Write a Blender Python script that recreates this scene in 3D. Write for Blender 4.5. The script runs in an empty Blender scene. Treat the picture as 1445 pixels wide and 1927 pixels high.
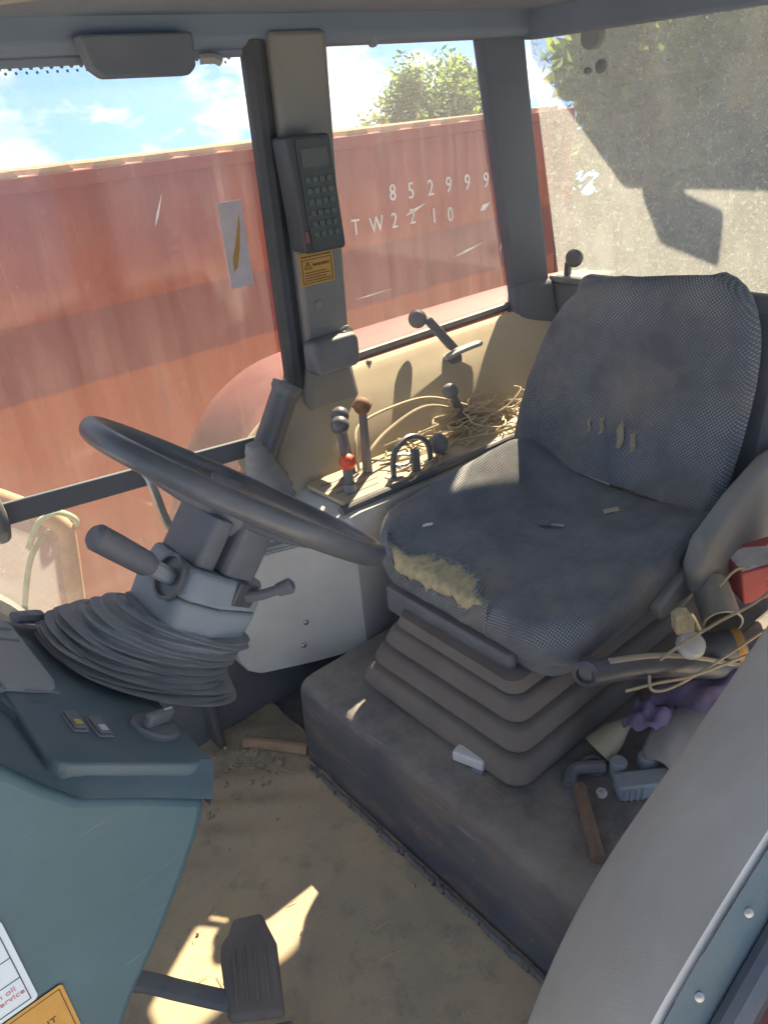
import bpy, math, random
from mathutils import Vector, Matrix
random.seed(7)
R = math.radians
S = bpy.context.scene
C = S.collection
V = Vector

# ------------------------------------------------------------------ camera
yaw, pitch, roll = R(38), R(28), R(5.5)
fw = V((math.sin(yaw)*math.cos(pitch), math.cos(yaw)*math.cos(pitch), -math.sin(pitch)))
rt0 = V((math.cos(yaw), -math.sin(yaw), 0)); up0 = rt0.cross(fw)
rt = math.cos(roll)*rt0 - math.sin(roll)*up0
up = math.sin(roll)*rt0 + math.cos(roll)*up0
cd = bpy.data.cameras.new('camera'); cam = bpy.data.objects.new('camera', cd); C.objects.link(cam)
cd.sensor_fit = 'VERTICAL'; cd.sensor_height = 24; cd.lens = 24*1455/1927
cd.clip_start = .02; cd.clip_end = 600
cam.matrix_world = Matrix(((rt.x, up.x, -fw.x, 0), (rt.y, up.y, -fw.y, 0), (rt.z, up.z, -fw.z, 1.45), (0, 0, 0, 1)))
S.camera = cam

# ------------------------------------------------------------------ light, sky, exposure
SUN = V((1.75, 1.0, 1.9)).normalized()
el = math.asin(SUN.z); az = math.atan2(SUN.x, SUN.y)
sd = bpy.data.lights.new('sun', 'SUN'); sun = bpy.data.objects.new('sun', sd); C.objects.link(sun)
sd.energy = 2.9; sd.angle = R(.6); sd.color = (1, .81, .56)
sun.rotation_euler = (-SUN).to_track_quat('-Z', 'Y').to_euler()
W = bpy.data.worlds.new('World'); S.world = W; W.use_nodes = True
wt = W.node_tree; wt.nodes.clear()
def wn(t, **k):
    n = wt.nodes.new(t)
    for a, b in k.items(): setattr(n, a, b)
    return n
sky = wn('ShaderNodeTexSky', sky_type='NISHITA', sun_disc=False, sun_elevation=el, sun_rotation=az, air_density=.55, dust_density=.0, ozone_density=4.0)
bg = wn('ShaderNodeBackground'); bg.inputs[1].default_value = .05
gm = wn('ShaderNodeTexCoord'); sm = wn('ShaderNodeMapping'); sm.inputs['Scale'].default_value = (1, 1, .45); sm.inputs['Location'].default_value = (0, 0, .13)
wt.links.new(gm.outputs['Generated'], sm.inputs[0]); wt.links.new(sm.outputs[0], sky.inputs[0])
tint = wn('ShaderNodeMix', data_type='RGBA', blend_type='MULTIPLY'); tint.inputs[0].default_value = 1; tint.inputs[7].default_value = (.34, .46, .51, 1)
wt.links.new(sky.outputs[0], tint.inputs[6]); wt.links.new(tint.outputs[2], bg.inputs[0])
tc = wn('ShaderNodeTexCoord'); mp = wn('ShaderNodeMapping'); mp.inputs['Scale'].default_value = (1, 1, 2.2); mp.inputs['Location'].default_value = (.22, .3, .1)
wt.links.new(tc.outputs['Generated'], mp.inputs[0])
nz = wn('ShaderNodeTexNoise'); nz.inputs['Scale'].default_value = 6.5; nz.inputs['Detail'].default_value = 9; nz.inputs['Roughness'].default_value = .58
wt.links.new(mp.outputs[0], nz.inputs[0])
rp = wn('ShaderNodeValToRGB'); rp.color_ramp.elements[0].position = .495; rp.color_ramp.elements[1].position = .60
wt.links.new(nz.outputs[0], rp.inputs[0])
n2 = wn('ShaderNodeTexNoise'); n2.inputs['Scale'].default_value = 14; n2.inputs['Detail'].default_value = 6
wt.links.new(mp.outputs[0], n2.inputs[0])
cr = wn('ShaderNodeValToRGB'); cr.color_ramp.elements[0].position = .35; cr.color_ramp.elements[1].position = .62
cr.color_ramp.elements[0].color = (.42, .47, .53, 1); cr.color_ramp.elements[1].color = (1, .97, .92, 1)
wt.links.new(n2.outputs[0], cr.inputs[0])
bc_ = wn('ShaderNodeBackground'); bc_.inputs[1].default_value = .235
wt.links.new(cr.outputs[0], bc_.inputs[0])
mx = wn('ShaderNodeMixShader'); wt.links.new(rp.outputs[0], mx.inputs[0]); wt.links.new(bg.outputs[0], mx.inputs[1]); wt.links.new(bc_.outputs[0], mx.inputs[2])
wo = wn('ShaderNodeOutputWorld'); wt.links.new(mx.outputs[0], wo.inputs[0])
S.view_settings.view_transform = 'Standard'; S.view_settings.look = 'None'
S.view_settings.exposure = 3.12; S.view_settings.gamma = 1; S.view_settings.use_curve_mapping = False
S.render.engine = 'CYCLES'
try:
    S.cycles.max_bounces = 10; S.cycles.diffuse_bounces = 5; S.cycles.transparent_max_bounces = 24
    S.cycles.use_denoising = True; S.cycles.sample_clamp_indirect = 6
except Exception: pass

# ------------------------------------------------------------------ geometry helpers
def frame(o, x, y, z):
    return Matrix(((x[0], y[0], z[0], o[0]), (x[1], y[1], z[1], o[1]), (x[2], y[2], z[2], o[2]), (0, 0, 0, 1)))
I4 = Matrix.Identity(4)
def aim(a, b):
    z = (V(b)-V(a)).normalized(); h = V((0, 0, 1)) if abs(z.z) < .95 else V((1, 0, 0))
    x = h.cross(z).normalized(); y = z.cross(x); return frame(a, x, y, z)
class G:
    def __init__(s): s.v = []; s.f = []; s.uv = None
    def add(s, vs, fs):
        o = len(s.v); s.v += [V(p) for p in vs]; s.f += [tuple(i+o for i in f) for f in fs]; return s
    def box(s, lo, hi, M=I4):
        a, b, c = lo; d, e, f = hi
        vs = [M @ V(p) for p in ((a,b,c),(d,b,c),(d,e,c),(a,e,c),(a,b,f),(d,b,f),(d,e,f),(a,e,f))]
        return s.add(vs, [(0,3,2,1),(4,5,6,7),(0,1,5,4),(1,2,6,5),(2,3,7,6),(3,0,4,7)])
    def prism(s, pts, z0, z1, M=I4, pts2=None):
        n = len(pts); p2 = pts2 or pts
        vs = [M @ V((x, y, z0)) for x, y in pts] + [M @ V((x, y, z1)) for x, y in p2]
        return s.add(vs, [tuple(range(n-1, -1, -1)), tuple(range(n, 2*n))] + [(i, (i+1) % n, n+(i+1) % n, n+i) for i in range(n)])
    def rings(s, rings, cap=True, closed=True):
        n = len(rings[0]); vs = [p for r in rings for p in r]; fs = []
        for k in range(len(rings)-1):
            for i in range(n if closed else n-1):
                j = (i+1) % n; fs.append((k*n+i, k*n+j, (k+1)*n+j, (k+1)*n+i))
        if cap: fs += [tuple(range(n-1, -1, -1)), tuple(range((len(rings)-1)*n, len(rings)*n))]
        return s.add(vs, fs)
    def tube(s, pts, r, n=8, flat=None):
        pts = [V(p) for p in pts]; m = len(pts); rr = r if isinstance(r, (list, tuple)) else [r]*m
        t = [(pts[min(i+1, m-1)]-pts[max(i-1, 0)]).normalized() for i in range(m)]
        h = V((0, 0, 1)) if abs(t[0].z) < .9 else V((1, 0, 0))
        x = h.cross(t[0]).normalized(); out = []
        for i in range(m):
            x = (x - t[i]*x.dot(t[i])).normalized(); y = t[i].cross(x)
            fx, fy = flat or (1, 1)
            out.append([pts[i] + x*math.cos(a)*rr[i]*fx + y*math.sin(a)*rr[i]*fy for a in (2*math.pi*k/n for k in range(n))])
        return s.rings(out)
    def lathe(s, prof, M=I4, n=20):
        return s.rings([[M @ V((r*math.cos(a), r*math.sin(a), z)) for a in (2*math.pi*k/n for k in range(n))] for r, z in prof])
    def ball(s, c, r, n=18, sz=1):
        return s.lathe([(max(1e-4, r*math.sin(R(a))), -r*sz*math.cos(R(a))) for a in range(0, 181, 15)], Matrix.Translation(c), n)
    def grid(s, fn, nu, nv):
        vs = [fn(i/nu, j/nv) for j in range(nv+1) for i in range(nu+1)]
        return s.add(vs, [(j*(nu+1)+i, j*(nu+1)+i+1, (j+1)*(nu+1)+i+1, (j+1)*(nu+1)+i) for j in range(nv) for i in range(nu)])
def spline(pts, k=8):
    pts = [V(p) for p in pts]; q = [pts[0]*2-pts[1]] + pts + [pts[-1]*2-pts[-2]]; out = []
    for i in range(1, len(q)-2):
        for j in range(k):
            t = j/k; a, b, c, d = q[i-1:i+3]
            out.append(.5*((2*b)+(c-a)*t+(2*a-5*b+4*c-d)*t*t+(3*b-a-3*c+d)*t**3))
    return out+[pts[-1]]
def rrect(x0, y0, x1, y1, r, k=4):
    out = []
    for cx, cy, a0 in ((x1-r, y0+r, -90), (x1-r, y1-r, 0), (x0+r, y1-r, 90), (x0+r, y0+r, 180)):
        for i in range(k+1):
            a = R(a0+90*i/k); out.append((cx+r*math.cos(a), cy+r*math.sin(a)))
    return out
def tab(z, pts):
    for (a, b), (c_, d) in zip(pts, pts[1:]):
        if z <= c_: return b+(d-b)*max(0, (z-a)/(c_-a))
    return pts[-1][1]
def wloc(o):
    l = V(o.location)
    while o.parent: o = o.parent; l += V(o.location)
    return l
def props(o, label=None, cat=None, group=None, kind=None):
    for k, v in (('label', label), ('category', cat), ('group', group), ('kind', kind)):
        if v: o[k] = v
    return o
def thing(name, loc, label, cat, group=None):
    o = bpy.data.objects.new(name, None); C.objects.link(o); o.location = loc; o.empty_display_size = .05
    return props(o, label, cat, group)
def part(name, g, mat, parent=None, smooth=35, bevel=0, seg=2, base=None, sub=0, label=None):
    """g holds world coordinates; the object's origin goes to its parent's place (or to base)."""
    b = wloc(parent) if parent else V(base or (0, 0, 0))
    me = bpy.data.meshes.new(name); me.from_pydata([tuple(p-b) for p in g.v], [], g.f); me.validate(); me.update()
    if g.uv:
        ul = me.uv_layers.new(name='UVMap')
        for lp in me.loops: ul.data[lp.index].uv = g.uv[lp.vertex_index]
    me.materials.append(mat)
    if smooth:
        me.shade_smooth(); me.set_sharp_from_angle(angle=R(smooth))
    o = bpy.data.objects.new(name, me); C.objects.link(o)
    if parent: o.parent = parent
    else: o.location = b
    if bevel:
        m = o.modifiers.new('bevel', 'BEVEL'); m.width = bevel; m.segments = seg; m.limit_method = 'ANGLE'; m.angle_limit = R(30)
    if sub:
        m = o.modifiers.new('sub', 'SUBSURF'); m.levels = m.render_levels = sub
    if label: o['label'] = label
    return o
def solo(name, g, mat, base, label, cat, group=None, **k):
    return props(part(name, g, mat, base=base, **k), label, cat, group)
def lettering(name, txt, M, size, mat, parent, spacing=1.0, depth=.0004, label=None):
    cu = bpy.data.curves.new(name, 'FONT'); cu.body = txt; cu.size = size; cu.space_character = spacing; cu.extrude = depth; cu.resolution_u = 3
    tmp = bpy.data.objects.new(name+'_tmp', cu); C.objects.link(tmp)
    dg = bpy.context.evaluated_depsgraph_get(); me = bpy.data.meshes.new_from_object(tmp.evaluated_get(dg))
    C.objects.unlink(tmp); bpy.data.objects.remove(tmp)
    me.name = name; me.transform(Matrix.Translation(-wloc(parent)) @ M); me.materials.clear(); me.materials.append(mat)
    o = bpy.data.objects.new(name, me); C.objects.link(o); o.parent = parent
    if label: o['label'] = label
    return o

# ------------------------------------------------------------------ materials
class NT:
    def __init__(s, name):
        s.m = bpy.data.materials.new(name); s.m.use_nodes = True; s.t = s.m.node_tree; s.t.nodes.clear()
        s.out = s.n('ShaderNodeOutputMaterial')
    def n(s, t, **k):
        x = s.t.nodes.new(t)
        for a, b in k.items(): setattr(x, a, b)
        return x
    def l(s, a, b): s.t.links.new(a, b)
    def coord(s, scale=(1, 1, 1), kind='Object', rot=(0, 0, 0)):
        t = s.n('ShaderNodeTexCoord'); m = s.n('ShaderNodeMapping'); m.inputs['Scale'].default_value = scale; m.inputs['Rotation'].default_value = rot
        s.l(t.outputs[kind], m.inputs[0]); return m.outputs[0]
    def noise(s, co, scale, detail=5, rough=.6, dist=0):
        x = s.n('ShaderNodeTexNoise'); x.inputs['Scale'].default_value = scale; x.inputs['Detail'].default_value = detail
        x.inputs['Roughness'].default_value = rough; x.inputs['Distortion'].default_value = dist
        s.l(co, x.inputs[0]); return x.outputs[0]
    def rng(s, v, a, b, c=0, d=1):
        x = s.n('ShaderNodeMapRange'); x.inputs[1].default_value = a; x.inputs[2].default_value = b; x.inputs[3].default_value = c; x.inputs[4].default_value = d
        s.l(v, x.inputs[0]); return x.outputs[0]
    def math(s, op, a, b=None):
        x = s.n('ShaderNodeMath', operation=op)
        for i, q in enumerate((a, b)):
            if q is None: continue
            if isinstance(q, (int, float)): x.inputs[i].default_value = q
            else: s.l(q, x.inputs[i])
        return x.outputs[0]
    def mix(s, f, a, b):
        x = s.n('ShaderNodeMix', data_type='RGBA')
        for i, q in ((0, f), (6, a), (7, b)):
            if isinstance(q, (int, float)): x.inputs[i].default_value = q
            elif isinstance(q, tuple): x.inputs[i].default_value = (*q, 1)
            else: s.l(q, x.inputs[i])
        return x.outputs[2]
    def bsdf(s, col, rough=.6, metal=0, spec=.4, bump=None, bd=.002, bs=.5):
        p = s.n('ShaderNodeBsdfPrincipled')
        for k, q in (('Base Color', col), ('Roughness', rough), ('Metallic', metal), ('Specular IOR Level', spec)):
            if isinstance(q, (int, float)): p.inputs[k].default_value = q
            elif isinstance(q, tuple): p.inputs[k].default_value = (*q, 1)
            else: s.l(q, p.inputs[k])
        if bump is not None:
            b = s.n('ShaderNodeBump'); b.inputs['Strength'].default_value = bs; b.inputs['Distance'].default_value = bd
            s.l(bump, b.inputs['Height']); s.l(b.outputs[0], p.inputs['Normal'])
        return p.outputs[0]
    def done(s, sh): s.l(sh, s.out.inputs[0]); return s.m
DUST = (.40, .33, .24)
def plain(name, col, rough=.6, var=.18, scale=9, dust=.3, dcol=DUST, metal=0, spec=.35, grain=350, gb=.25, sc=.0, scol=(.45, .4, .33)):
    """painted or moulded surface: mottled colour, settled dust, grain, optional scratches"""
    t = NT(name); co = t.coord()
    a = t.noise(co, scale, 6); c = t.mix(t.rng(a, .3, .7), tuple(x*(1-var) for x in col), tuple(min(1, x*(1+var)) for x in col))
    if dust:
        g = t.n('ShaderNodeNewGeometry'); sx = t.n('ShaderNodeSeparateXYZ'); t.l(g.outputs['Normal'], sx.inputs[0])
        upf = t.rng(sx.outputs[2], -.3, 1, .25, 1)
        d = t.math('MULTIPLY', t.math('MULTIPLY', t.rng(t.noise(co, scale*2.3, 8, .68), .32, .68), upf), dust)
        c = t.mix(d, c, dcol)
        rough = t.rng(d, 0, .6, rough, min(1, rough+.3))
    if sc:
        w = t.noise(t.coord((3, 60, 60), rot=(.3, .7, .5)), 3, 3, .6)
        c = t.mix(t.rng(w, .68, .72, 0, sc), c, scol)
    fine = t.noise(co, grain, 3, .6)
    return t.done(t.bsdf(c, rough, metal, spec, fine, .0015, gb))
M = {}
M['beige'] = plain('beige_liner', (.44, .38, .275), .7, .12, 5, .45, (.46, .37, .23))
M['grey'] = plain('grey_plastic', (.33, .34, .345), .6, .10, 6, .35)
M['lightgrey'] = plain('light_grey_plastic', (.54, .54, .515), .55, .14, 4, .4, (.42, .38, .31), sc=.22, scol=(.55, .55, .55))
M['teal'] = plain('teal_grey_plastic', (.062, .130, .162), .5, .16, 3.5, .22, (.20, .20, .18), sc=.25, scol=(.25, .30, .31))
M['tealdark'] = plain('dark_teal_plastic', (.082, .135, .162), .5, .12, 6, .22)
M['housing'] = plain('slate_plastic', (.29, .335, .37), .55, .12, 8, .45)
M['black'] = plain('dusty_black_plastic', (.15, .16, .18), .5, .2, 10, .32)
M['gloss'] = plain('worn_black_rubber', (.10, .107, .118), .32, .2, 9, .18, spec=.5)
M['rubber'] = plain('black_rubber', (.225, .24, .255), .6, .2, 14, .4)
M['pillar'] = plain('grey_pillar_trim', (.215, .212, .195), .6, .08, 5, .2)
M['pillardark'] = plain('charcoal_pillar', (.105, .122, .15), .6, .1, 5, .15)
M['roof'] = plain('roof_lining', (.16, .20, .26), .8, .08, 5, .05)
M['platform'] = None
M['recliner'] = plain('dusty_grey_cover', (.25, .255, .25), .65, .14, 6, .5, (.36, .32, .26), sc=.2)
M['bellows'] = plain('brown_dusty_rubber', (.175, .155, .14), .7, .18, 7, .45, (.26, .20, .15))
M['floor'] = None
M['red'] = plain('faded_red_paint', (.145, .038, .035), .5, .12, 4, .35, (.16, .085, .07))
M['rust'] = plain('rusty_tube', (.40, .25, .14), .7, .3, 20, .4)
M['steel'] = plain('dull_steel', (.42, .42, .42), .35, .15, 20, .2, metal=.8)
M['brightsteel'] = plain('bright_steel', (.75, .75, .74), .22, .1, 20, .0, metal=.9)
M['sealblack'] = plain('black_seal', (.045, .05, .058), .55, .15, 10, .12)
M['boxblack'] = plain('black_box', (.052, .058, .064), .45, .12, 8, .08)
M['orange'] = plain('orange_knob', (.80, .10, .03), .35, .1, 20, .12, spec=.5)
M['brownknob'] = plain('rusty_brown_knob', (.22, .10, .05), .7, .3, 40, .3)
M['foam'] = plain('yellow_foam', (.50, .42, .255), .95, .25, 60, .15, grain=120, gb=.9)
M['oldfoam'] = plain('dirty_foam', (.36, .32, .205), .95, .3, 60, .2, grain=150, gb=.8)
M['wire'] = plain('pale_twine', (.50, .42, .29), .7, .2, 40, .2)
M['white'] = plain('white_plastic', (.70, .70, .68), .5, .1, 20, .25)
M['purple'] = plain('purple_cloth', (.17, .13, .235), .9, .25, 12, .15, grain=600, gb=.5)
M['tan'] = plain('tan_cloth', (0.476, 0.406, 0.308), .9, .2, 10, .3, grain=500, gb=.5)
M['wood'] = plain('brown_stick', (.20, .12, .08), .7, .3, 18, .3)
M['thread'] = plain('frayed_thread', (.32, .36, .38), .9, .4, 80, 0)
M['yellow'] = plain('yellow_paint', (.62, .45, .10), .6, .1, 20, .2)
M['amber'] = plain('amber_label', (.56, .31, .07), .6, .08, 30, .15)
M['labelink'] = plain('dark_label_ink', (.09, .05, .03), .7, .1, 30, .1)
M['card'] = plain('pale_blue_card', (0.616, 0.726, 0.792), .5, .04, 10, .05)
M['cardink'] = plain('navy_ink', (.07, .10, .16), .6, .1, 20, 0)
M['redink'] = plain('red_ink', (.55, .18, .26), .6, .2, 40, 0)
M['screen'] = plain('dim_lcd', (.075, .098, .094), .4, .08, 10, .2)
M['paint'] = plain('chalky_white_paint', (.66, .60, .56), .8, .25, 16, 0)
M['green'] = plain('pale_green_rope', (.34, .48, .33), .8, .2, 40, .2)
M['tin'] = plain('dusty_tin', (.36, .35, .31), .45, .2, 20, .4, metal=.3)
M['redbox'] = plain('red_carton', (.46, .10, .095), .6, .15, 10, .1)
M['flapmat'] = plain('grey_leather', (0.330, 0.307, 0.285), .75, .15, 12, .35)

def fabric():
    t = NT('woven_seat_fabric'); uv = t.coord(kind='UV')
    nd = t.n('ShaderNodeTexNoise'); nd.inputs['Scale'].default_value = 14; t.l(uv, nd.inputs[0]); va = t.n('ShaderNodeVectorMath', operation='MULTIPLY_ADD'); va.inputs[1].default_value = (.008, .008, 0); t.l(nd.outputs[1], va.inputs[0]); t.l(uv, va.inputs[2])
    sp = t.n('ShaderNodeSeparateXYZ'); t.l(va.outputs[0], sp.inputs[0])
    K = 2*math.pi/.0080
    u = t.math('SINE', t.math('MULTIPLY', sp.outputs[0], K)); v = t.math('SINE', t.math('MULTIPLY', sp.outputs[1], K))
    w = t.math('MULTIPLY', u, v); dots = t.rng(w, .05, .45)
    co = t.coord(); wear = t.rng(t.noise(co, 7, 6, .65), .36, .62)
    dirt = t.rng(t.noise(co, 5, 5, .6), .50, .72)
    c = t.mix(t.math('MULTIPLY', dots, t.rng(wear, 0, 1, .05, .9)), (.142, .152, .166), (.42, .44, .46))
    c = t.mix(t.math('MULTIPLY', dirt, .55), c, (.32, .27, .21))
    lint = t.rng(t.noise(co, 160, 2, .5), .74, .80); c = t.mix(t.math('MULTIPLY', lint, .5), c, (.4, .38, .33))
    return t.done(t.bsdf(c, .92, 0, .2, w, .0018, .5))
M['fabric'] = fabric()

def steel_mat():
    t = NT('worn_black_steel'); co = t.coord()
    g = t.n('ShaderNodeNewGeometry'); sx = t.n('ShaderNodeSeparateXYZ'); t.l(g.outputs['Normal'], sx.inputs[0]); up_ = t.rng(sx.outputs[2], .1, .95)
    a = t.noise(co, 5, 8, .65); c = t.mix(t.rng(a, .35, .66), (.075, .083, .10), (.145, .14, .14))
    b = t.noise(t.coord((1, .45, 1.6)), 6.5, 8, .7); c = t.mix(t.rng(b, .50, .66, 0, .7), c, (.25, .18, .13))
    d = t.math('MULTIPLY', t.rng(t.noise(co, 9, 8, .66), .3, .62), up_); c = t.mix(t.math('MULTIPLY', d, .9), c, (.31, .275, .235))
    w = t.noise(t.coord((26, 2.2, 26), rot=(.2, .1, .5)), 2.2, 4, .65); c = t.mix(t.rng(w, .66, .70, 0, .45), c, (.32, .30, .28))
    k = t.noise(co, 38, 4, .7); c = t.mix(t.rng(k, .68, .72, 0, .6), c, (.38, .32, .26))
    return t.done(t.bsdf(c, t.rng(a, .3, .7, .45, .75), 0, .35, t.math('ADD', t.math('MULTIPLY', b, .8), t.noise(co, 180, 3)), .003, .4))
M['platform'] = steel_mat()
def floor_mat():
    t = NT('dusty_rubber_floor'); co = t.coord()
    a = t.noise(co, 3.2, 8, .62); b = t.noise(co, 14, 8, .66); f = t.noise(co, 220, 3, .6)
    c = t.mix(t.rng(a, .35, .68), (.40, .335, .24), (.56, .435, .27))
    c = t.mix(t.math('MULTIPLY', t.rng(b, .52, .70), .55), c, (.21, .20, .185))
    c = t.mix(t.rng(t.noise(co, 90, 2, .5), .66, .74, 0, .6), c, (.55, .46, .33)); c = t.mix(t.rng(t.noise(co, 140, 2, .5), .70, .74, 0, .5), c, (.14, .12, .10))
    wv = t.n('ShaderNodeTexWave', wave_type='BANDS'); wv.inputs['Scale'].default_value = 6; wv.inputs['Distortion'].default_value = 2.5; wv.inputs['Detail'].default_value = 3
    t.l(t.coord(rot=(0, 0, .9)), wv.inputs[0])
    h = t.math('ADD', t.math('MULTIPLY', f, .4), t.math('MULTIPLY', b, .9))
    return t.done(t.bsdf(c, .85, 0, .25, h, .004, .5))
M['floor'] = floor_mat()

def dusty_glass(name, base, amt, streak=(9, 9, 1.1), col=(.62, .58, .54), tint=(.965, .975, .975), low=.0, speck=.0, zlo=.8, zhi=1.5, coarse=3.0, smear=0, back=.3):
    """clear pane with baked-on dust: streaks, specks and a heavier film towards its lower edge"""
    t = NT(name); g = t.n('ShaderNodeNewGeometry')
    mp = t.n('ShaderNodeMapping'); mp.inputs['Scale'].default_value = streak; t.l(g.outputs['Position'], mp.inputs[0])
    s1 = t.rng(t.noise(mp.outputs[0], coarse, 8, .65), .35, .72)
    m2 = t.n('ShaderNodeMapping'); t.l(g.outputs['Position'], m2.inputs[0])
    s2 = t.rng(t.noise(m2.outputs[0], 2.2, 5, .6), .3, .7)
    f = t.math('ADD', t.math('MULTIPLY', t.math('MULTIPLY', s1, s2), amt*2), base)
    if low:
        sx = t.n('ShaderNodeSeparateXYZ'); t.l(g.outputs['Position'], sx.inputs[0])
        f = t.math('ADD', f, t.rng(sx.outputs[2], zlo, zhi, low, 0))
    if speck:
        k = t.rng(t.noise(m2.outputs[0], 75, 5, .75), .55, .70); f = t.math('ADD', f, t.math('MULTIPLY', k, speck))
        k2 = t.rng(t.noise(m2.outputs[0], 190, 2, .6), .66, .70); f = t.math('ADD', f, t.math('MULTIPLY', k2, speck))
    if smear:
        for sc_, ro in (((60, 60, 2.2), (.0, .35, .0)), ((45, 45, 1.6), (0, -.22, 0)), ((30, 30, 3.0), (0, .9, 0))):
            m3_ = t.n('ShaderNodeMapping'); m3_.inputs['Scale'].default_value = sc_; m3_.inputs['Rotation'].default_value = ro; t.l(g.outputs['Position'], m3_.inputs[0])
            w_ = t.rng(t.noise(m3_.outputs[0], .55, 4, .6), .60, .72); f = t.math('ADD', f, t.math('MULTIPLY', t.math('MULTIPLY', w_, s2), smear))
    f = t.math('MINIMUM', f, .9)
    tr = t.n('ShaderNodeBsdfTransparent'); tr.inputs[0].default_value = (*tint, 1)
    tl = t.n('ShaderNodeBsdfTranslucent'); tl.inputs[0].default_value = (*col, 1)
    df = t.n('ShaderNodeBsdfDiffuse'); df.inputs[0].default_value = (*col, 1)
    md = t.n('ShaderNodeMixShader'); md.inputs[0].default_value = back; t.l(tl.outputs[0], md.inputs[1]); t.l(df.outputs[0], md.inputs[2])
    m = t.n('ShaderNodeMixShader'); t.l(f, m.inputs[0]); t.l(tr.outputs[0], m.inputs[1]); t.l(md.outputs[0], m.inputs[2])
    gl = t.n('ShaderNodeBsdfGlossy'); gl.inputs['Roughness'].default_value = .08
    lw = t.n('ShaderNodeLayerWeight'); lw.inputs[0].default_value = .5; frp = t.math('ADD', t.math('MULTIPLY', t.math('POWER', lw.outputs['Facing'], 5), .35), .025)
    m3 = t.n('ShaderNodeMixShader'); t.l(frp, m3.inputs[0]); t.l(m.outputs[0], m3.inputs[1]); t.l(gl.outputs[0], m3.inputs[2])
    return t.done(m3.outputs[0])
M['doorglass'] = dusty_glass('dusty_door_glass', .02, .035, (7, 7, .9), (.60, .50, .46), low=.10, speck=.05, zlo=.45, zhi=1.1, smear=.08)
M['sideglass'] = dusty_glass('dusty_side_glass', .025, .04, (8, 8, 1), (.60, .52, .50), low=.05, speck=.05, smear=.06)
M['rearglass'] = dusty_glass('filthy_rear_glass', .21, .13, (6, 6, 3), (.74, .77, .75), low=.04, speck=.42, back=.72)
M['cleanglass'] = dusty_glass('thin_dust_glass', .03, .03)
M['plasticfilm'] = dusty_glass('cloudy_sheet', .35, .2, (3, 3, 3), (.50, .54, .54), speck=.2)

def container_paint():
    t = NT('weathered_container_red'); co = t.coord(); g = t.n('ShaderNodeTexCoord')
    sx = t.n('ShaderNodeSeparateXYZ'); t.l(g.outputs['Object'], sx.inputs[0])
    wob = t.math('MULTIPLY', t.noise(co, 1.3, 2), .03)
    z = t.math('ADD', sx.outputs[2], wob)
    band = t.math('MULTIPLY', t.rng(z, 1.70, 1.715), t.rng(z, 2.02, 2.035, 1, 0))
    a = t.noise(co, 2.3, 8, .65); c = t.mix(t.rng(a, .35, .65), (.30, .032, .014), (.38, .070, .020))
    c = t.mix(t.rng(z, 2.15, 2.5, 0, .8), c, (.27, .062, .060)); c = t.mix(t.rng(z, 1.72, 1.69, 0, .8), c, (.42, .085, .024)); c = t.mix(t.math('MULTIPLY', band, .75), c, (.19, .026, .034))
    ru = t.rng(t.noise(t.coord((1, 1, .25)), 9, 8, .7), .58, .72); c = t.mix(t.math('MULTIPLY', ru, .6), c, (.20, .08, .045))
    ch = t.rng(t.noise(co, 30, 5, .7), .66, .72); c = t.mix(t.math('MULTIPLY', ch, .35), c, (.50, .32, .27))
    return t.done(t.bsdf(c, .7, 0, .25, t.noise(co, 60, 4), .004, .3))
M['container'] = container_paint()
M['rim'] = plain('sunbleached_roof_sheet', (.50, .30, .17), .7, .3, 6, .4)
def leafmat(name, a, b):
    t = NT(name); oi = t.n('ShaderNodeNewGeometry'); c = t.mix(oi.outputs['Random Per Island'], a, b)
    d = t.n('ShaderNodeBsdfDiffuse'); t.l(c, d.inputs[0]); tl = t.n('ShaderNodeBsdfTranslucent'); t.l(t.mix(.5, c, (.36, .46, .12)), tl.inputs[0])
    m = t.n('ShaderNodeMixShader'); m.inputs[0].default_value = .58; t.l(d.outputs[0], m.inputs[1]); t.l(tl.outputs[0], m.inputs[2])
    return t.done(m.outputs[0])
M['leaf'] = leafmat('green_leaves', (.09, .175, .06), (.20, .30, .12))
M['leaf2'] = leafmat('olive_leaves', (.08, .10, .03), (.15, .15, .05))
M['bark'] = plain('bark', (.13, .10, .075), .9, .3, 12, .2)
def ground_mat():
    t = NT('dry_ground'); co = t.coord(); c = t.mix(t.rng(t.noise(co, .7, 9, .65), .35, .65), (.66, .63, .57), (.50, .47, .41))
    return t.done(t.bsdf(c, .95, 0, .1, t.noise(co, 12, 6), .03, .5))
M['ground'] = ground_mat()
M['grass'] = leafmat('dry_grass', (.07, .085, .025), (.17, .145, .06))
M['debris'] = plain('dirt_crumbs', (.40, .33, .24), .95, .4, 60, .2)

# ================================================================== OUTSIDE
GZ = -1.29
g = G()
def gr(u, v):
    x, y = (u-.5)*29, (v-.5)*29; d = math.hypot(x, y)
    return V((x, y, GZ + .04*math.sin(x*.61)*math.cos(y*.57) - .07*max(0, d-11)))
g.grid(gr, 80, 80); props(part('ground', g, M['ground']), kind='structure')

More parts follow.
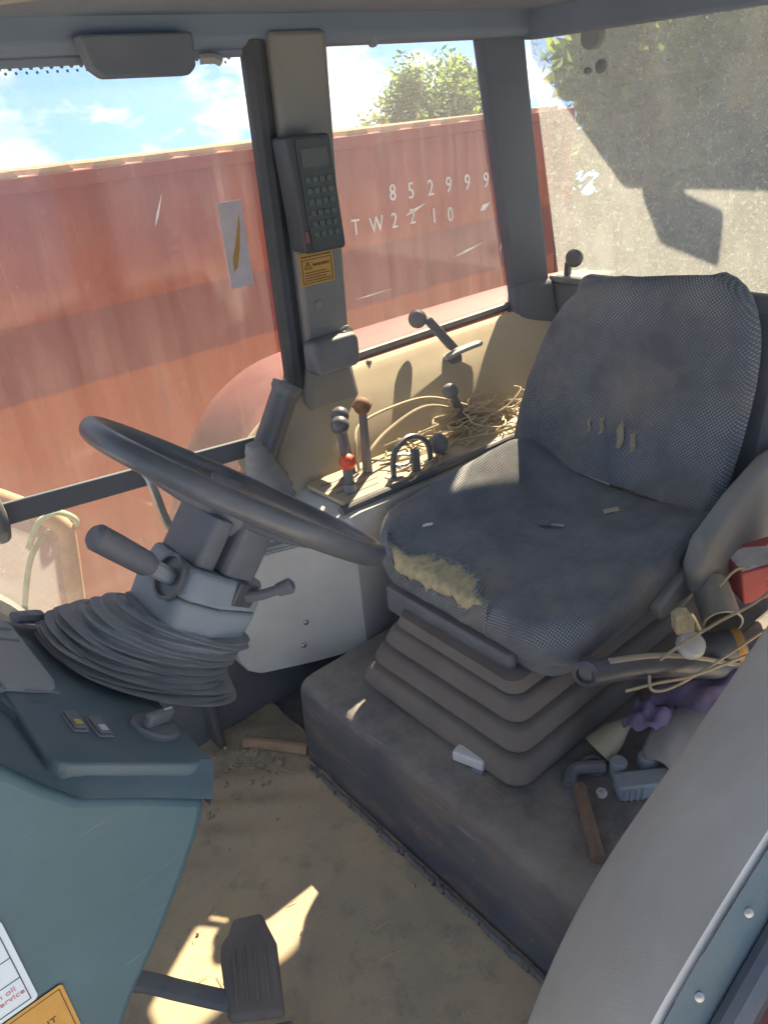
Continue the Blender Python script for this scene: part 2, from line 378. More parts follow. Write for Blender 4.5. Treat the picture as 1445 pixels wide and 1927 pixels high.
# --- shipping container
cx0, cx1, cy0, cy1, cz1 = -1.36, 4.70, 3.50, 5.94, 1.30
ct = thing('shipping_container', (1.67, 4.72, GZ), 'weathered red shipping container with white stencilled numbers beside the tractor', 'container')
def corr(x, per=.278, d=.016):
    t = (x % per)/per
    return 0 if t < .26 else d*(t-.26)/.24 if t < .5 else d if t < .76 else d*(1-(t-.76)/.24)
xs = []; x = cx0+.12
while x < cx1-.12:
    for k in (0, .26, .5, .76): xs.append(x+k*.278)
    x += .278
xs = [x for x in xs if x < cx1-.1]
def wall(yb, sgn, nm):
    g = G(); n = len(xs)
    vs = [V((x, yb+sgn*corr(x-cx0-.12+1e-6), z)) for z in (GZ+.16, cz1-.06) for x in xs]
    g.add(vs, [(i, i+1, n+i+1, n+i) for i in range(n-1)]); return part(nm, g, M['container'], ct, smooth=0)
wall(cy0+.02, 1, 'side_wall'); wall(cy1-.02, -1, 'side_wall')
def bx(nm, lo, hi, mat, par, bevel=0, **k): return part(nm, G().box(lo, hi), mat, par, bevel=bevel, smooth=35 if bevel else 0, **k)
for y in (cy0, cy1-.06):
    bx('top_rail', (cx0+.12, y, cz1-.066), (cx1-.12, y+.06, cz1-.004), M['container'], ct, .006)
    bx('bottom_rail', (cx0+.12, y, GZ+.02), (cx1-.12, y+.06, GZ+.17), M['container'], ct, .006)
    for x in (cx0, cx1-.12):
        bx('corner_post', (x, y-.004, GZ+.12), (x+.12, y+.07, cz1-.12), M['container'], ct, .01)
        for z in (GZ, cz1-.118): bx('corner_casting', (x-.006, y-.01, z), (x+.13, y+.09, z+.118), M['container'], ct, .012)
bx('end_wall', (cx1-.06, cy0+.07, GZ+.16), (cx1-.03, cy1-.07, cz1-.06), M['container'], ct)
bx('end_wall', (cx0+.03, cy0+.07, GZ+.16), (cx0+.06, cy1-.07, cz1-.06), M['container'], ct)
g = G(); xs2 = []; x = cx0+.12
while x < cx1-.14:
    for k in (0, .35, .42, .9): xs2.append((x+k*.2325, .024 if k in (.42, .9) else .002))
    x += .2325
n = len(xs2); g.add([V((x, y, cz1+h-.004)) for y in (cy0+.01, cy1-.01) for x, h in xs2], [(i, i+1, n+i+1, n+i) for i in range(n-1)])
g.add([V((x, cy0+.01, cz1+h-.004)) for x, h in xs2]+[V((x, cy0+.01, cz1-.02)) for x, h in xs2], [(i, n+i, n+i+1, i+1) for i in range(n-1)])
part('roof_sheet', g, M['rim'], ct, smooth=0)
FX = V((1, 0, 0)); FZ = V((0, 0, 1))
def cw(x, z, y=cy0+.012): return frame((x, y, z), FX, FZ, (0, -1, 0))
random.seed(3)
for txt, x, z, s in (('8', 3.05, .94, .125), ('5', 3.19, .932, .125), ('2', 3.345, .928, .125), ('9', 3.495, .926, .125), ('9', 3.655, .92, .125), ('9', 3.82, .914, .125),
                     ('T', 2.755, .80, .12), ('W', 2.885, .79, .12), ('2', 3.045, .793, .12), ('2', 3.185, .795, .12), ('1', 3.36, .772, .12), ('0', 3.495, .76, .12)):
    Mx = cw(x, z) @ Matrix.Diagonal((.82, 1, 1, 1)) @ Matrix.Rotation(R(random.uniform(-2, 2)), 4, 'Z')
    lettering('number' if txt not in 'TW' else 'letter', txt, Mx, s, M['paint'], ct, depth=.002)
for a, b, w in (((3.155, .845), (3.325, .892), .022), ((3.78, .785), (3.875, .822), .04), ((3.53, .548), (3.80, .592), .016), ((2.72, .455), (3.02, .462), .009), ((3.95, .50), (3.97, .60), .012), ((1.62, 1.02), (1.69, 1.16), .012)):
    d = (V((b[0], 0, b[1]))-V((a[0], 0, a[1]))); nrm = V((-d.z, 0, d.x)).normalized()*w*.5
    A = V((a[0], cy0+.010, a[1])); B = A+d; mid = A+d*.35
    part('paint_scrape', G().add([A, mid-nrm, B, mid+nrm], [(0, 1, 2, 3)]), M['paint'], ct, smooth=0)

ct.location.z -= .034; ct.rotation_euler.x = R(-1.6)
# --- trees, bushes and grass
def blob_leaves(c, r, n, size, seedv, flat=.75):
    rnd = random.Random(seedv); g = G(); c = V(c)
    clumps = []
    for k in range(40):
        while True:
            p = V((rnd.uniform(-1, 1), rnd.uniform(-1, 1), rnd.uniform(-1, 1)))
            if .25 < p.length < 1: break
        clumps.append((c+V((p.x*r[0], p.y*r[1], p.z*r[2]))*.85, rnd.uniform(.22, .42)*min(r)))
    vs = []; fs = []
    for i in range(n):
        cc, cr_ = rnd.choice(clumps); d = V((rnd.gauss(0, 1), rnd.gauss(0, 1), rnd.gauss(0, 1))).normalized()
        p = cc+d*cr_*rnd.uniform(.35, 1.15)**.6
        a = V((rnd.gauss(0, 1), rnd.gauss(0, 1), rnd.gauss(0, .6))).normalized(); b = a.cross(d+V((rnd.gauss(0, .4), rnd.gauss(0, .4), .3))).normalized()
        s = size*rnd.uniform(.6, 1.3); o = len(vs)
        vs += [p-a*s, p-b*s*.42, p+a*s, p+b*s*.42]; fs.append((o, o+1, o+2, o+3))
    g.v = vs; g.f = fs; return g, clumps
def tree(x, y, h, r, n, label, cat='tree', mat='leaf', sd_=1, size=.07, name='leafy_tree', group=None):
    t = thing(name, (x, y, GZ), label, cat, group)
    cz = GZ+h-r[2]
    g, cl = blob_leaves((x, y, cz), r, n, size, sd_); part('crown', g, M[mat], t, smooth=0)
    rnd = random.Random(sd_+50); th = max(.03, .018*h); gt = G()
    gt.tube([(x, y, GZ-.05), (x+.04, y, GZ+h*.25), (x-.03, y+.04, cz), (x, y, cz+r[2]*.4)], [th*1.3, th, th*.7, th*.3], 7)
    for q in cl[:9]:
        b = V((x, y, cz-r[2]*rnd.uniform(.3, .8))); m = (b+q[0])*.5+V((0, 0, -.08*h)); gt.tube([b, m, q[0]], [th*.5, th*.35, th*.12], 5)
    part('trunk', gt, M['bark'], t)
    return t
tree(6.86, 7.0, 3.18, (.72, .72, .60), 9000, 'small green tree rising above the container roof against the cloud', sd_=1, size=.04)
bl = 'scrubby olive bush showing just above the container roof edge'
for k, (x, y, h, rx) in enumerate(((5.85, 7.1, 2.68, .40), (6.35, 7.2, 2.80, .50), (6.95, 7.3, 2.88, .55), (7.6, 7.1, 2.95, .55))):
    tree(x, y, h, (rx, rx, .5), 2400, bl, 'bush', 'leaf2', 20+k, .035, 'scrub_bush', 'bushes behind the container')
tl_ = 'dense green tree in the thicket seen through the dirty rear window'
for k, (x, y, h, rx) in enumerate(((7.1, 4.35, 4.4, 1.1), (7.9, 3.7, 5.2, 1.35), (8.0, 2.9, 5.4, 1.5), (7.6, 1.6, 5.0, 1.5), (8.6, .2, 5.6, 1.6), (9.4, 3.6, 6.2, 1.7), (9.6, 1.6, 6.4, 1.8), (9.9, 5.4, 5.0, 1.3))):
    tree(x, y, h, (rx, rx, h*.46), 3900, tl_, sd_=40+k, size=.12, name='thicket_tree', group='thicket trees behind the tractor')
for k, (x, y, h, rx) in enumerate(((5.7, 2.7, 1.5, .8), (5.9, 1.6, 1.6, .85), (5.9, 3.7, 1.5, .75), (6.2, .5, 1.6, .85), (6.6, 2.2, 2.0, .9), (6.6, 3.2, 2.0, .8))):
    tree(x, y, h, (rx, rx, .62), 2200, 'dry yellow-green weed bush in front of the thicket', 'bush', 'grass', 70+k, .07, 'weed_bush', 'weed bushes in front of the thicket')
rnd = random.Random(9); g = G()
for i in range(16000):
    x = rnd.uniform(3.2, 9); y = rnd.uniform(-1, 6.5)
    if cx0-.1 < x < cx1+.1 and y > cy0-.2: continue
    h = rnd.uniform(.12, .62); a = rnd.uniform(0, 6.28); w = V((math.cos(a), math.sin(a), 0))*.014; ln = V((rnd.gauss(0, .1), rnd.gauss(0, .1), h))
    p = V((x, y, GZ-.01)); g.add([p-w, p+w, p+ln], [(0, 1, 2)])
props(part('dry_grass', g, M['grass'], smooth=0), kind='stuff')

# --- thin scattering volume, added to imitate a milky lens veil
g = G().box((-15, -15, GZ-2.0), (15, 15, 6.2)); hz = part('haze', g, bpy.data.materials.new('lens_veil_haze'), smooth=0); props(hz, kind='stuff')
hm = hz.data.materials[0]; hm.use_nodes = True; hm.node_tree.nodes.clear()
ho = hm.node_tree.nodes.new('ShaderNodeOutputMaterial'); hv = hm.node_tree.nodes.new('ShaderNodeVolumePrincipled')
hv.inputs['Color'].default_value = (.80, .88, 1, 1); hv.inputs['Density'].default_value = .012; hv.inputs['Anisotropy'].default_value = .3
hm.node_tree.links.new(hv.outputs[0], ho.inputs['Volume'])
# --- bent tube frame with a cloudy sheet and a green tie, standing outside the door
tf = thing('tube_frame', (.44, 2.0, GZ), 'rusty bent tube frame with cloudy sheet and green rope tie outside the door', 'frame')
pth = spline([(.05, 2.0, .86), (.25, 2.0, .72), (.40, 2.0, .588), (.448, 2.0, .535), (.466, 2.0, .495), (.462, 2.0, .44), (.435, 2.0, .25), (.40, 2.0, -.1), (.39, 2.0, GZ)], 6)
part('tube', G().tube(pth, .026, 12), M['rust'], tf)
part('sheet', G().prism([(.05, .78), (.25, .69), (.40, .57), (.455, .46), (.445, .30), (.40, -.1), (.05, -.1)], -2.004, -2.0, frame((0, 0, 0), FX, FZ, (0, -1, 0))), M['plasticfilm'], tf, smooth=0)
part('rope_tie', G().tube(spline([(.36, 1.97, .50), (.40, 1.955, .565), (.45, 1.955, .575), (.492, 1.965, .535), (.493, 2.0, .50), (.46, 2.035, .49), (.42, 2.01, .50), (.36, 1.975, .47), (.31, 1.97, .36), (.27, 1.97, .22)], 6), .008, 8), M['green'], tf)

# ================================================================== TRACTOR CAB SHELL
cab = thing('tractor_cab', (1.0, .95, 0), 'worn tractor cab with charcoal pillars, beige liners and faded red fenders', 'tractor')
YR, YL = 1.70, .20
# floor
g = G(); nx, ny = 60, 70
def flo(u, v):
    x, y = -.5+u*1.24, .18+v*1.36; z = 0
    if y > 1.12 and x < .75:                                   # moulded ribs in the far corner
        q = (x*.64+y*.77); z = .010*max(0, math.sin(q*2*math.pi/.085))*min(1, (y-1.12)/.08)
    return V((x, y, z))
g.grid(flo, nx, ny); part('floor_mat', g, M['floor'], cab)
bx('floor_pan', (-.55, .12, -.06), (2.1, 1.75, -.012), M['platform'], cab)
# seat platform with rounded front edge
prof = [(.692, -.01), (.694, .12), (.700, .222), (.706, .238), (.722, .248), (.745, .251), (2.05, .251), (2.05, -.01)]
g = G().prism(prof, -1.285, -.30, frame((0, 0, 0), FX, FZ, (0, -1, 0))); part('seat_platform', g, M['platform'], cab, smooth=50)
g = G()
for i in range(60):
    y = .42+i*.014; g.tube([(.676+random.uniform(-.004, .004), y, .006), (.678+random.uniform(-.004, .004), y+.016, .006)], .007, 5)
part('mat_edge', g, M['platform'], cab)
# dark recess and outer wall on the far side, below the console
bx('lower_wall', (.70, 1.532, -.01), (2.05, 1.56, .56), M['black'], cab)
bx('lower_wall', (-.50, 1.532, -.01), (.70, 1.56, .352), M['black'], cab)
bx('lower_bracket', (.545, 1.48, 0), (.565, 1.53, .40), M['platform'], cab, .006)

def liner(sgn, ymid, nm):
    """sloping inner wheel-arch cover: rounded at the sill, falling inwards"""
    def Y(y): return y if sgn > 0 else 1.9-y
    g = G(); xsl = [.84, .88, .92, .97, 1.02, 1.06] + [1.1+.05*i for i in range(21)]
    top = lambda x: .806-.36*max(0, 1.06-x)**1.15*2.2
    prof = [(1.702, -.012), (1.690, .0), (1.672, .003), (1.655, -.006), (1.64, -.022)]
    rows = []
    for x in xsl:
        zt = top(x); row = [V((x, Y(y), zt+dz)) for y, dz in prof]
        for yy, t in ((1.615, .10), (1.59, .22), (1.565, .36), (1.54, .52), (1.52, .68), (1.507, .83), (1.50, 1)):
            row.append(V((x, Y(yy), zt-.022+(.575-(zt-.022))*t)))
        row.append(V((x, Y(1.47), .56))); rows.append(row)
    g.rings(rows, cap=False, closed=False); return part(nm, g, M['beige'], cab, smooth=60)
liner(1, 0, 'inner_fender')
# sill seam and two screws on the far sill
part('sill_seal', G().tube([(1.05, 1.715, .806), (2.0, 1.715, .812)], .009, 8), M['black'], cab)
for x in (1.262, 1.30): part('sill_screw', G().lathe([(.0085, 0), (.0085, .004), (.004, .007), (.0005, .0075)], Matrix.Translation((x, 1.69-.012*(x > 1.28)*2, .806)), 10), M['rubber'], cab)

# outer fender on the far side: crowned sheet following the wheel
def outer(sgn, nm):
    arc = [(2.6, .80), (2.2, .808), (1.7, .81), (1.35, .808), (1.16, .795), (1.04, .755), (.95, .695), (.87, .60), (.80, .48), (.74, .32), (.70, .12), (.68, -.15), (.67, -.4)]
    rows = []
    for x, z in [(p.x, p.z) for p in spline([(a, 0, b) for a, b in arc], 4)]:
        row = []
        for y, d in ((1.725, .012), (1.735, .0), (1.80, -.002), (1.90, -.008), (2.0, -.02), (2.08, -.04), (2.12, -.075), (2.125, -.13)):
            n = V((-.6, 0, .8)) if x < 1.3 else V((0, 0, 1)); p = V((x, y if sgn > 0 else 1.9-y, z))+n*d; row.append(p)
        rows.append(row)
    return part(nm, G().rings(rows, cap=False, closed=False), M['red'], cab, smooth=60)
outer(1, 'outer_fender')
# --- pillars
def loft(nm, bot, top, mat, bevel=.008, n=1):
    rows = [[V(b)*(1-t)+V(a)*t for a, b in zip(top, bot)] for t in [i/n for i in range(n+1)]]
    return part(nm, G().rings(rows), mat, cab, bevel=bevel)
loft('door_pillar', [(1.075, 1.622, .80), (1.205, 1.622, .80), (1.255, 1.735, .80), (1.075, 1.735, .80)], [(1.085, 1.622, 1.60), (1.235, 1.622, 1.60), (1.285, 1.735, 1.60), (1.085, 1.735, 1.60)], M['pillar'], .012)
loft('door_pillar_foot', [(1.0, 1.59, .60), (1.22, 1.58, .60), (1.26, 1.70, .62), (1.0, 1.70, .62)], [(1.075, 1.618, .87), (1.20, 1.618, .87), (1.252, 1.735, .87), (1.075, 1.735, .87)], M['pillar'], .014)
loft('rear_pillar', [(1.950, 1.690, .80), (2.085, 1.650, .80), (2.10, 1.728, .80), (1.955, 1.728, .80)], [(1.800, 1.690, 1.60), (1.968, 1.672, 1.60), (1.985, 1.728, 1.60), (1.805, 1.728, 1.60)], M['pillardark'], .012)
loft('rear_pillar_foot', [(1.86, 1.62, .66), (2.06, 1.56, .60), (2.12, 1.70, .62), (1.9, 1.70, .70)], [(1.938, 1.68, .89), (2.075, 1.635, .89), (2.105, 1.73, .89), (1.945, 1.73, .89)], M['pillardark'], .02)
for nm, (a, b, c_, d) in (('windscreen_pillar', (-.24, -.15, 1.66, 1.74)), ('windscreen_pillar', (-.24, -.15, .16, .24))):
    bx(nm, (a, c_, .45), (b, d, 1.62), M['pillardark'], cab, .012)
bx('door_pillar', (1.08, .165, .80), (1.24, .278, 1.60), M['pillar'], cab, .012)
loft('rear_pillar', [(1.950, .21, .80), (2.085, .25, .80), (2.12, .12, .80), (1.965, .12, .80)], [(1.800, .21, 1.60), (1.968, .228, 1.60), (2.0, .12, 1.60), (1.82, .12, 1.60)], M['pillardark'], .012)
# --- headers and roof
part('side_header', G().prism([(1.640, 1.66), (1.640, 1.590), (1.655, 1.572), (1.735, 1.572), (1.75, 1.66)], -.15, 1.99, frame((0, 0, 0), (0, 1, 0), FZ, FX)), M['roof'], cab, bevel=.006)
part('side_header', G().prism([(.26, 1.66), (.26, 1.590), (.245, 1.572), (.165, 1.572), (.15, 1.66)], -.15, 1.99, frame((0, 0, 0), (0, 1, 0), FZ, FX)), M['roof'], cab, bevel=.006)
bx('rear_header', (1.955, .26, 1.562), (2.02, 1.672, 1.66), M['roof'], cab, .008)
bx('front_header', (-.25, .2, 1.56), (-.16, 1.7, 1.66), M['roof'], cab, .008)
bx('headlining', (-.24, .18, 1.632), (2.05, 1.73, 1.648), M['roof'], cab)
part('lining_seam', G().tube([(.40, 1.50, 1.627), (.56, 1.30, 1.627), (.70, 1.0, 1.627)], .006, 6), M['pillar'], cab)
rf = [(-.35, .13), (2.0, .14), (2.28, .20), (2.525, .27), (2.525, 1.648), (2.28, 1.716), (2.0, 1.785), (-.35, 1.79)]
rf2 = [(-.30, .19), (1.95, .20), (2.2, .26), (2.43, .33), (2.43, 1.57), (2.2, 1.64), (1.95, 1.70), (-.30, 1.71)]
part('roof_shell', G().prism(rf, 1.660, 1.72, I4).prism(rf, 1.7205, 1.80, I4, rf2), M['pillar'], cab, bevel=.02)
part('roof_console', G().prism([(.655, 1.60), (.668, 1.545), (.690, 1.528), (.868, 1.525), (.886, 1.540), (.890, 1.60)], -1.635, -1.60, frame((0, 0, 0), FX, FZ, (0, -1, 0))), M['pillardark'], cab, bevel=.006)
# --- door opening frame on the far side, following the fender
fr_ = spline([(1.06, 1.675, .84), (1.035, 1.672, .79), (.985, 1.665, .735), (.90, 1.655, .655), (.82, 1.64, .56), (.74, 1.62, .45), (.64, 1.61, .39), (.50, 1.605, .385), (.36, 1.605, .40), (.285, 1.605, .44), (.235, 1.605, .50), (.19, 1.605, .58), (.11, 1.62, .66), (-.02, 1.64, .73), (-.16, 1.65, .76)], 5)
part('door_sill_frame', G().tube(fr_, .030, 8), M['rubber'], cab)
part('pillar_seal', G().tube([(1.052, 1.668, .80), (1.058, 1.668, 1.2), (1.062, 1.665, 1.585)], .029, 10, ), M['sealblack'], cab)
part('header_seal', G().tube([(-.15, 1.672, 1.568), (1.04, 1.672, 1.568)], .012, 8), M['roof'], cab)
# --- rear wall below the back window
part('rear_wall', G().prism([(2.075, .872), (2.135, .872), (2.12, .20), (2.06, .20)], -1.68, -.22, frame((0, 0, 0), FX, FZ, (0, -1, 0))), M['black'], cab, bevel=.01)
part('rear_sill', G().tube([(2.088, .25, .884), (2.088, 1.66, .884)], .013, 8), M['rubber'], cab)

# --- left (near) fender liner: broad grey cover that sweeps down towards the door
inn = [(1.60, .36, .80), (1.25, .375, .775), (1.05, .38, .735), (.90, .38, .672), (.76, .38, .610), (.62, .38, .548), (.535, .38, .480), (.476, .38, .400), (.437, .38, .320), (.41, .38, .20), (.395, .38, .0)]
out = [(1.60, .20, .86), (1.25, .20, .855), (1.02, .20, .838), (.86, .20, .812), (.74, .20, .783), (.624, .20, .744), (.52, .20, .700), (.417, .20, .640), (.35, .20, .56), (.30, .20, .42), (.27, .20, .20)]
pi_ = spline(inn, 5); po = spline(out, 5); rows = []
for a, b in zip(pi_, po):
    row = [V((a.x+.06, .395, max(-.01, a.z-.30))), V((a.x+.012, .39, max(-.008, a.z-.06))), a+V((.004, .004, -.018)), a+V((0, -.006, -.002))]
    for k in range(1, 9):
        t = k/8; p = a.lerp(b, t); p.z += .018*math.sin(math.pi*t); row.append(p)
    row.append(b+V((0, -.006, -.012))); rows.append(row)
part('near_fender_cover', G().rings(rows, cap=False, closed=False), M['lightgrey'], cab, smooth=60)
def strip(nm, off0, off1, mat, rad=0):
    rows = []
    for b in po:
        rows.append([b+V(off0), b+V(off1), b+V(off1)+V((.0, -.002, -.012)), b+V(off0)+V((0, 0, -.012))])
    return part(nm, G().rings(rows), mat, cab, smooth=50)
strip('near_flange', (.004, -.008, -.004), (.030, -.030, -.034), M['tealdark'])
part('near_door_seal', G().tube([b+V((.040, -.046, -.046)) for b in po], .016, 10), M['pillardark'], cab)
rows = []
for b in po: rows.append([b+V((.050, -.064, -.056)), b+V((.06, -.10, -.062)), b+V((.075, -.18, -.075)), b+V((.1, -.26, -.11))])
part('near_outer_fender', G().rings(rows, cap=False, closed=False), M['red'], cab, smooth=60)
for px in (.452, .535):
    b = min(po, key=lambda p: abs(p.x-px)); c_ = b+V((.018, -.019, -.017)); nn = V((-.55, -.55, .62)).normalized()
    part('flange_bolt', G().lathe([(.0048, -.002), (.0048, .002), (.0022, .0035), (.0003, .004)], aim(c_, c_+nn), 10), M['steel'], cab)
# ================================================================== WINDOWS AND DOOR
dr = thing('cab_door', (.65, 1.69, .45), 'glazed far-side tractor door with a grey push bar and a white sticker', 'door')
FY = frame((0, 0, 0), FX, FZ, (0, -1, 0))
gp = [(-.15, 1.55), (-.15, .77), (.0, .73), (.12, .66), (.20, .58), (.245, .52), (.30, .45), (.38, .41), (.62, .40), (.74, .46), (.84, .57), (.92, .66), (1.03, .78), (1.045, 1.52), (1.03, 1.56), (1.0, 1.57), (-.12, 1.57)]
part('glass', G().prism(gp, -1.706, -1.702, FY), M['doorglass'], dr, smooth=0)
dots = G()
for i in range(60):
    for j in range(3):
        r_ = .0062-.0016*j; x = -.14+i*.0195+(j % 2)*.0097; z = 1.5665-j*.0085
        dots.add([(x+r_*math.cos(a), 1.6985, z+r_*math.sin(a)) for a in (0, 1.05, 2.09, 3.14, 4.19, 5.24)], [(5, 4, 3, 2, 1, 0)])
part('frit_dots', dots, M['rubber'], dr, smooth=0)
part('push_bar', G().rings([[V((.255, 1.652, .777)), V((.255, 1.640, .777)), V((.255, 1.640, .727)), V((.255, 1.652, .727))], [V((.90, 1.652, .722)), V((.90, 1.640, .722)), V((.90, 1.640, .672)), V((.90, 1.652, .672))]]), M['pillardark'], dr, bevel=.003)
part('bar_clamp', G().tube([(.262, 1.66, .80), (.262, 1.635, .76), (.262, 1.635, .73), (.262, 1.66, .70)], .020, 10), M['black'], dr)
stk = part('sticker', G().box((.931, 1.7005, 1.078), (.995, 1.7015, 1.272), Matrix.Translation((0, 0, 0))), plain('faded_sticker', (.66, .58, .58), .6, .08, 20, .1), dr, smooth=0)
part('sticker_streak', G().add([(x, 1.6996, z) for x, z in ((.945, 1.115), (.957, 1.125), (.972, 1.17), (.981, 1.215), (.983, 1.245), (.976, 1.222), (.962, 1.18), (.947, 1.145))], [tuple(range(7, -1, -1))]), M['amber'], stk, smooth=0)
part('hinge', G().tube([(.93, 1.665, 1.557), (.955, 1.650, 1.556), (.97, 1.650, 1.55)], .011, 8), M['rubber'], dr)
gh = spline([(.575, 1.68, .75), (.588, 1.625, .735), (.592, 1.61, .69), (.602, 1.61, .61), (.625, 1.61, .575), (.66, 1.62, .565), (.67, 1.68, .56)], 5)
part('pull_handle', G().tube(gh, .012, 8, (1, .55)), M['steel'], dr)

sw = thing('side_window', (1.58, 1.70, .82), 'dusty far-side window with a swing latch above the beige liner', 'window')
part('glass', G().prism([(1.262, .822), (1.948, .822), (1.80, 1.572), (1.285, 1.572)], -1.716, -1.712, FY), M['sideglass'], sw, smooth=0)
part('window_seal', G().tube([(1.255, 1.706, .82), (1.955, 1.706, .824)], .010, 8), M['black'], sw)
part('header_clip', G().lathe([(.014, -.02), (.014, .0), (.009, .012), (.001, .014)], frame((1.40, 1.66, 1.575), FX, (0, 1, 0), (0, 0, -1)), 12), M['rubber'], sw)
la = part('latch_arm', G().rings([[V((1.492, 1.655, .885)), V((1.520, 1.655, .892)), V((1.525, 1.64, .885)), V((1.497, 1.64, .878))], [V((1.553, 1.615, .788)), V((1.585, 1.615, .796)), V((1.590, 1.60, .788)), V((1.558, 1.60, .780))]]), M['black'], sw, bevel=.003)
part('latch_knob', G().lathe([(.012, -.03), (.020, -.018), (.026, -.004), (.027, .006), (.020, .014), (.001, .016)], aim((1.487, 1.66, .885), (1.42, 1.60, .902)), 18), M['black'], la)
part('latch_grip', G().tube(spline([(1.535, 1.605, .764), (1.575, 1.60, .773), (1.63, 1.595, .778), (1.672, 1.59, .780)], 4), [.008]+[.013]*11+[.009], 10, (1.25, .7)), M['grey'], la)
part('latch_foot', G().box((1.55, 1.595, .733), (1.60, 1.63, .766)), M['black'], la, bevel=.008)

rw = thing('rear_window', (2.04, .95, .87), 'very dirty rear window pane with round bolts and a black knob', 'window')
rx = lambda z: 1.985+.18*(1.57-z)
g = G(); zz = (.885, 1.566)
g.add([V((rx(z)+d, y, z)) for d in (0, .004) for y, z in ((1.645, zz[0]), (.255, zz[0]), (.255, zz[1]), (1.668, zz[1]))], [(0, 1, 2, 3), (7, 6, 5, 4), (0, 4, 5, 1), (1, 5, 6, 2), (2, 6, 7, 3), (3, 7, 4, 0)])
part('glass', g, M['rearglass'], rw, smooth=0)
for y, z, r_ in ((1.434, 1.478, .0165), (1.478, 1.470, .009)):
    part('window_bolt', G().lathe([(r_, -.004), (r_, .006), (r_*.6, .010), (.0005, .0105)], aim((rx(z), y, z), (rx(z)-1, y, z)), 14), M['rubber'], rw)
part('hinge_block', G().lathe([(.030, -.012), (.030, .012), (.001, .014)], aim((rx(1.548)-.012, 1.448, 1.548), (0, 1.448, 1.548)), 18), M['rubber'], rw)
part('knob', G().lathe([(.008, -.03), (.010, -.012), (.026, -.006), (.028, .008), (.021, .016), (.001, .018)], aim((rx(.965)-.035, 1.545, .962), (rx(.965)-.2, 1.50, .965)), 16), M['gloss'], rw)
part('knob_bracket', G().tube([(rx(.90)-.01, 1.60, .90), (rx(.93)-.015, 1.59, .935), (rx(.96)-.02, 1.555, .96)], .012, 8), M['gloss'], rw)
nw = thing('near_window', (1.6, .19, .82), 'near-side rear quarter window of the cab', 'window')
part('glass', G().prism([(1.245, .86), (1.948, .86), (1.80, 1.572), (1.245, 1.572)], -.19, -.186, FY), M['cleanglass'], nw, smooth=0)

wl = thing('work_lamp', (2.60, 1.54, 1.66), 'square rear work lamp on a bracket behind the roof edge', 'lamp')
wM = frame((2.665, 1.535, 1.725), V((.45, -.89, 0)).normalized(), (0, 0, 1), V((-.89, -.45, 0)).normalized())
part('lamp_body', G().prism([(-.12, .055), (.10, .055), (.10, -.06), (-.06, -.075)], -.04, .04, wM), M['black'], wl, bevel=.01)
part('lamp_bracket', G().tube([(2.42, 1.50, 1.735), (2.56, 1.51, 1.745), (2.66, 1.535, 1.75)], .018, 8), M['black'], wl)

# ================================================================== PILLAR FITTINGS
kb = thing('keypad_box', (1.15, 1.60, 1.26), 'black control box with display and keypad fixed to the door pillar', 'control box')
kM = frame((1.112, 1.565, 1.270), V((1, -.10, 0)).normalized(), V((-.06, 0, 1)).normalized(), V((-.10, -1, 0)).normalized())
part('case', G().prism(rrect(-.056, -.125, .055, .125, .008, 2), -.06, .012, kM), M['boxblack'], kb, bevel=.004)
part('front_panel', G().prism(rrect(-.038, -.118, .050, .118, .006, 2), .0125, .016, kM), plain('keypad_face', (.050, .064, .064), .5, .1, 8, .2), kb)
part('display', G().prism(rrect(-.030, .060, .038, .098, .004, 2), .0165, .0185, kM), M['screen'], kb)
bt = None
for j in range(6):
    for i in range(4):
        if bt is None:
            bt = part('button', G().prism(rrect(-.030, .028, -.016, .039, .002, 1), .0165, .0195, kM), M['screen'], kb); continue
        o = bt.copy(); C.objects.link(o); o.location = kM.to_3x3() @ V((i*.0185, -j*.0235, 0))
part('cable', G().tube(spline([(1.105, 1.585, 1.15), (1.098, 1.595, 1.24), (1.09, 1.60, 1.38)], 4), .008, 8), M['rubber'], kb)
part('indicator', G().box((-.051, -.10, .0125), (-.042, -.075, .016), kM), plain('dull_red_lens', (.22, .07, .08), .4, .1, 10, .2), kb)
ws = thing('warning_label', (1.13, 1.62, 1.10), 'amber warning label with a triangle below the keypad box', 'label')
wM_ = frame((1.078, 1.6185, 1.061), V((1, 0, -.01)).normalized(), V((.01, 0, 1)).normalized(), (0, -1, 0))
part('label_plate', G().box((0, 0, 0), (.102, .077, .001), wM_), M['amber'], ws, smooth=0)
fr4 = G()
for lo, hi in (((.006, .005, 0), (.096, .0065, .002)), ((.006, .060, 0), (.096, .0615, .002)), ((.006, .0065, 0), (.0075, .060, .002)), ((.0945, .0065, 0), (.096, .060, .002)), ((.006, .067, 0), (.096, .0695, .002))): fr4.box(lo, hi, wM_)
for j in range(4): fr4.box((.014, .011+j*.0062, 0), (.088-.012*(j % 2), .0128+j*.0062, .0019), wM_)
part('label_lines', fr4, M['labelink'], ws, smooth=0)
tr_ = [((.014, .040), (.034, .040)), ((.034, .040), (.024, .056)), ((.024, .056), (.014, .040))]; gt = G()
for a, b in tr_: gt.tube([wM_ @ V((*a, .0015)), wM_ @ V((*b, .0015))], .0009, 4)
gt.box((.0234, .0435, 0), (.0246, .0505, .002), wM_); part('label_triangle', gt, M['labelink'], ws, smooth=0)
lettering('label_word', 'WARNING', wM_ @ Matrix.Translation((.038, .0435, .0015)), .0108, M['labelink'], ws)
lp = thing('latch_pad', (1.13, 1.60, .89), 'dark rounded striker cover low on the door pillar', 'cover')
part('cover', G().prism(rrect(1.055, .845, 1.198, .932, .02, 4), -1.622, -1.565, FY), M['black'], lp, bevel=.012, seg=3)
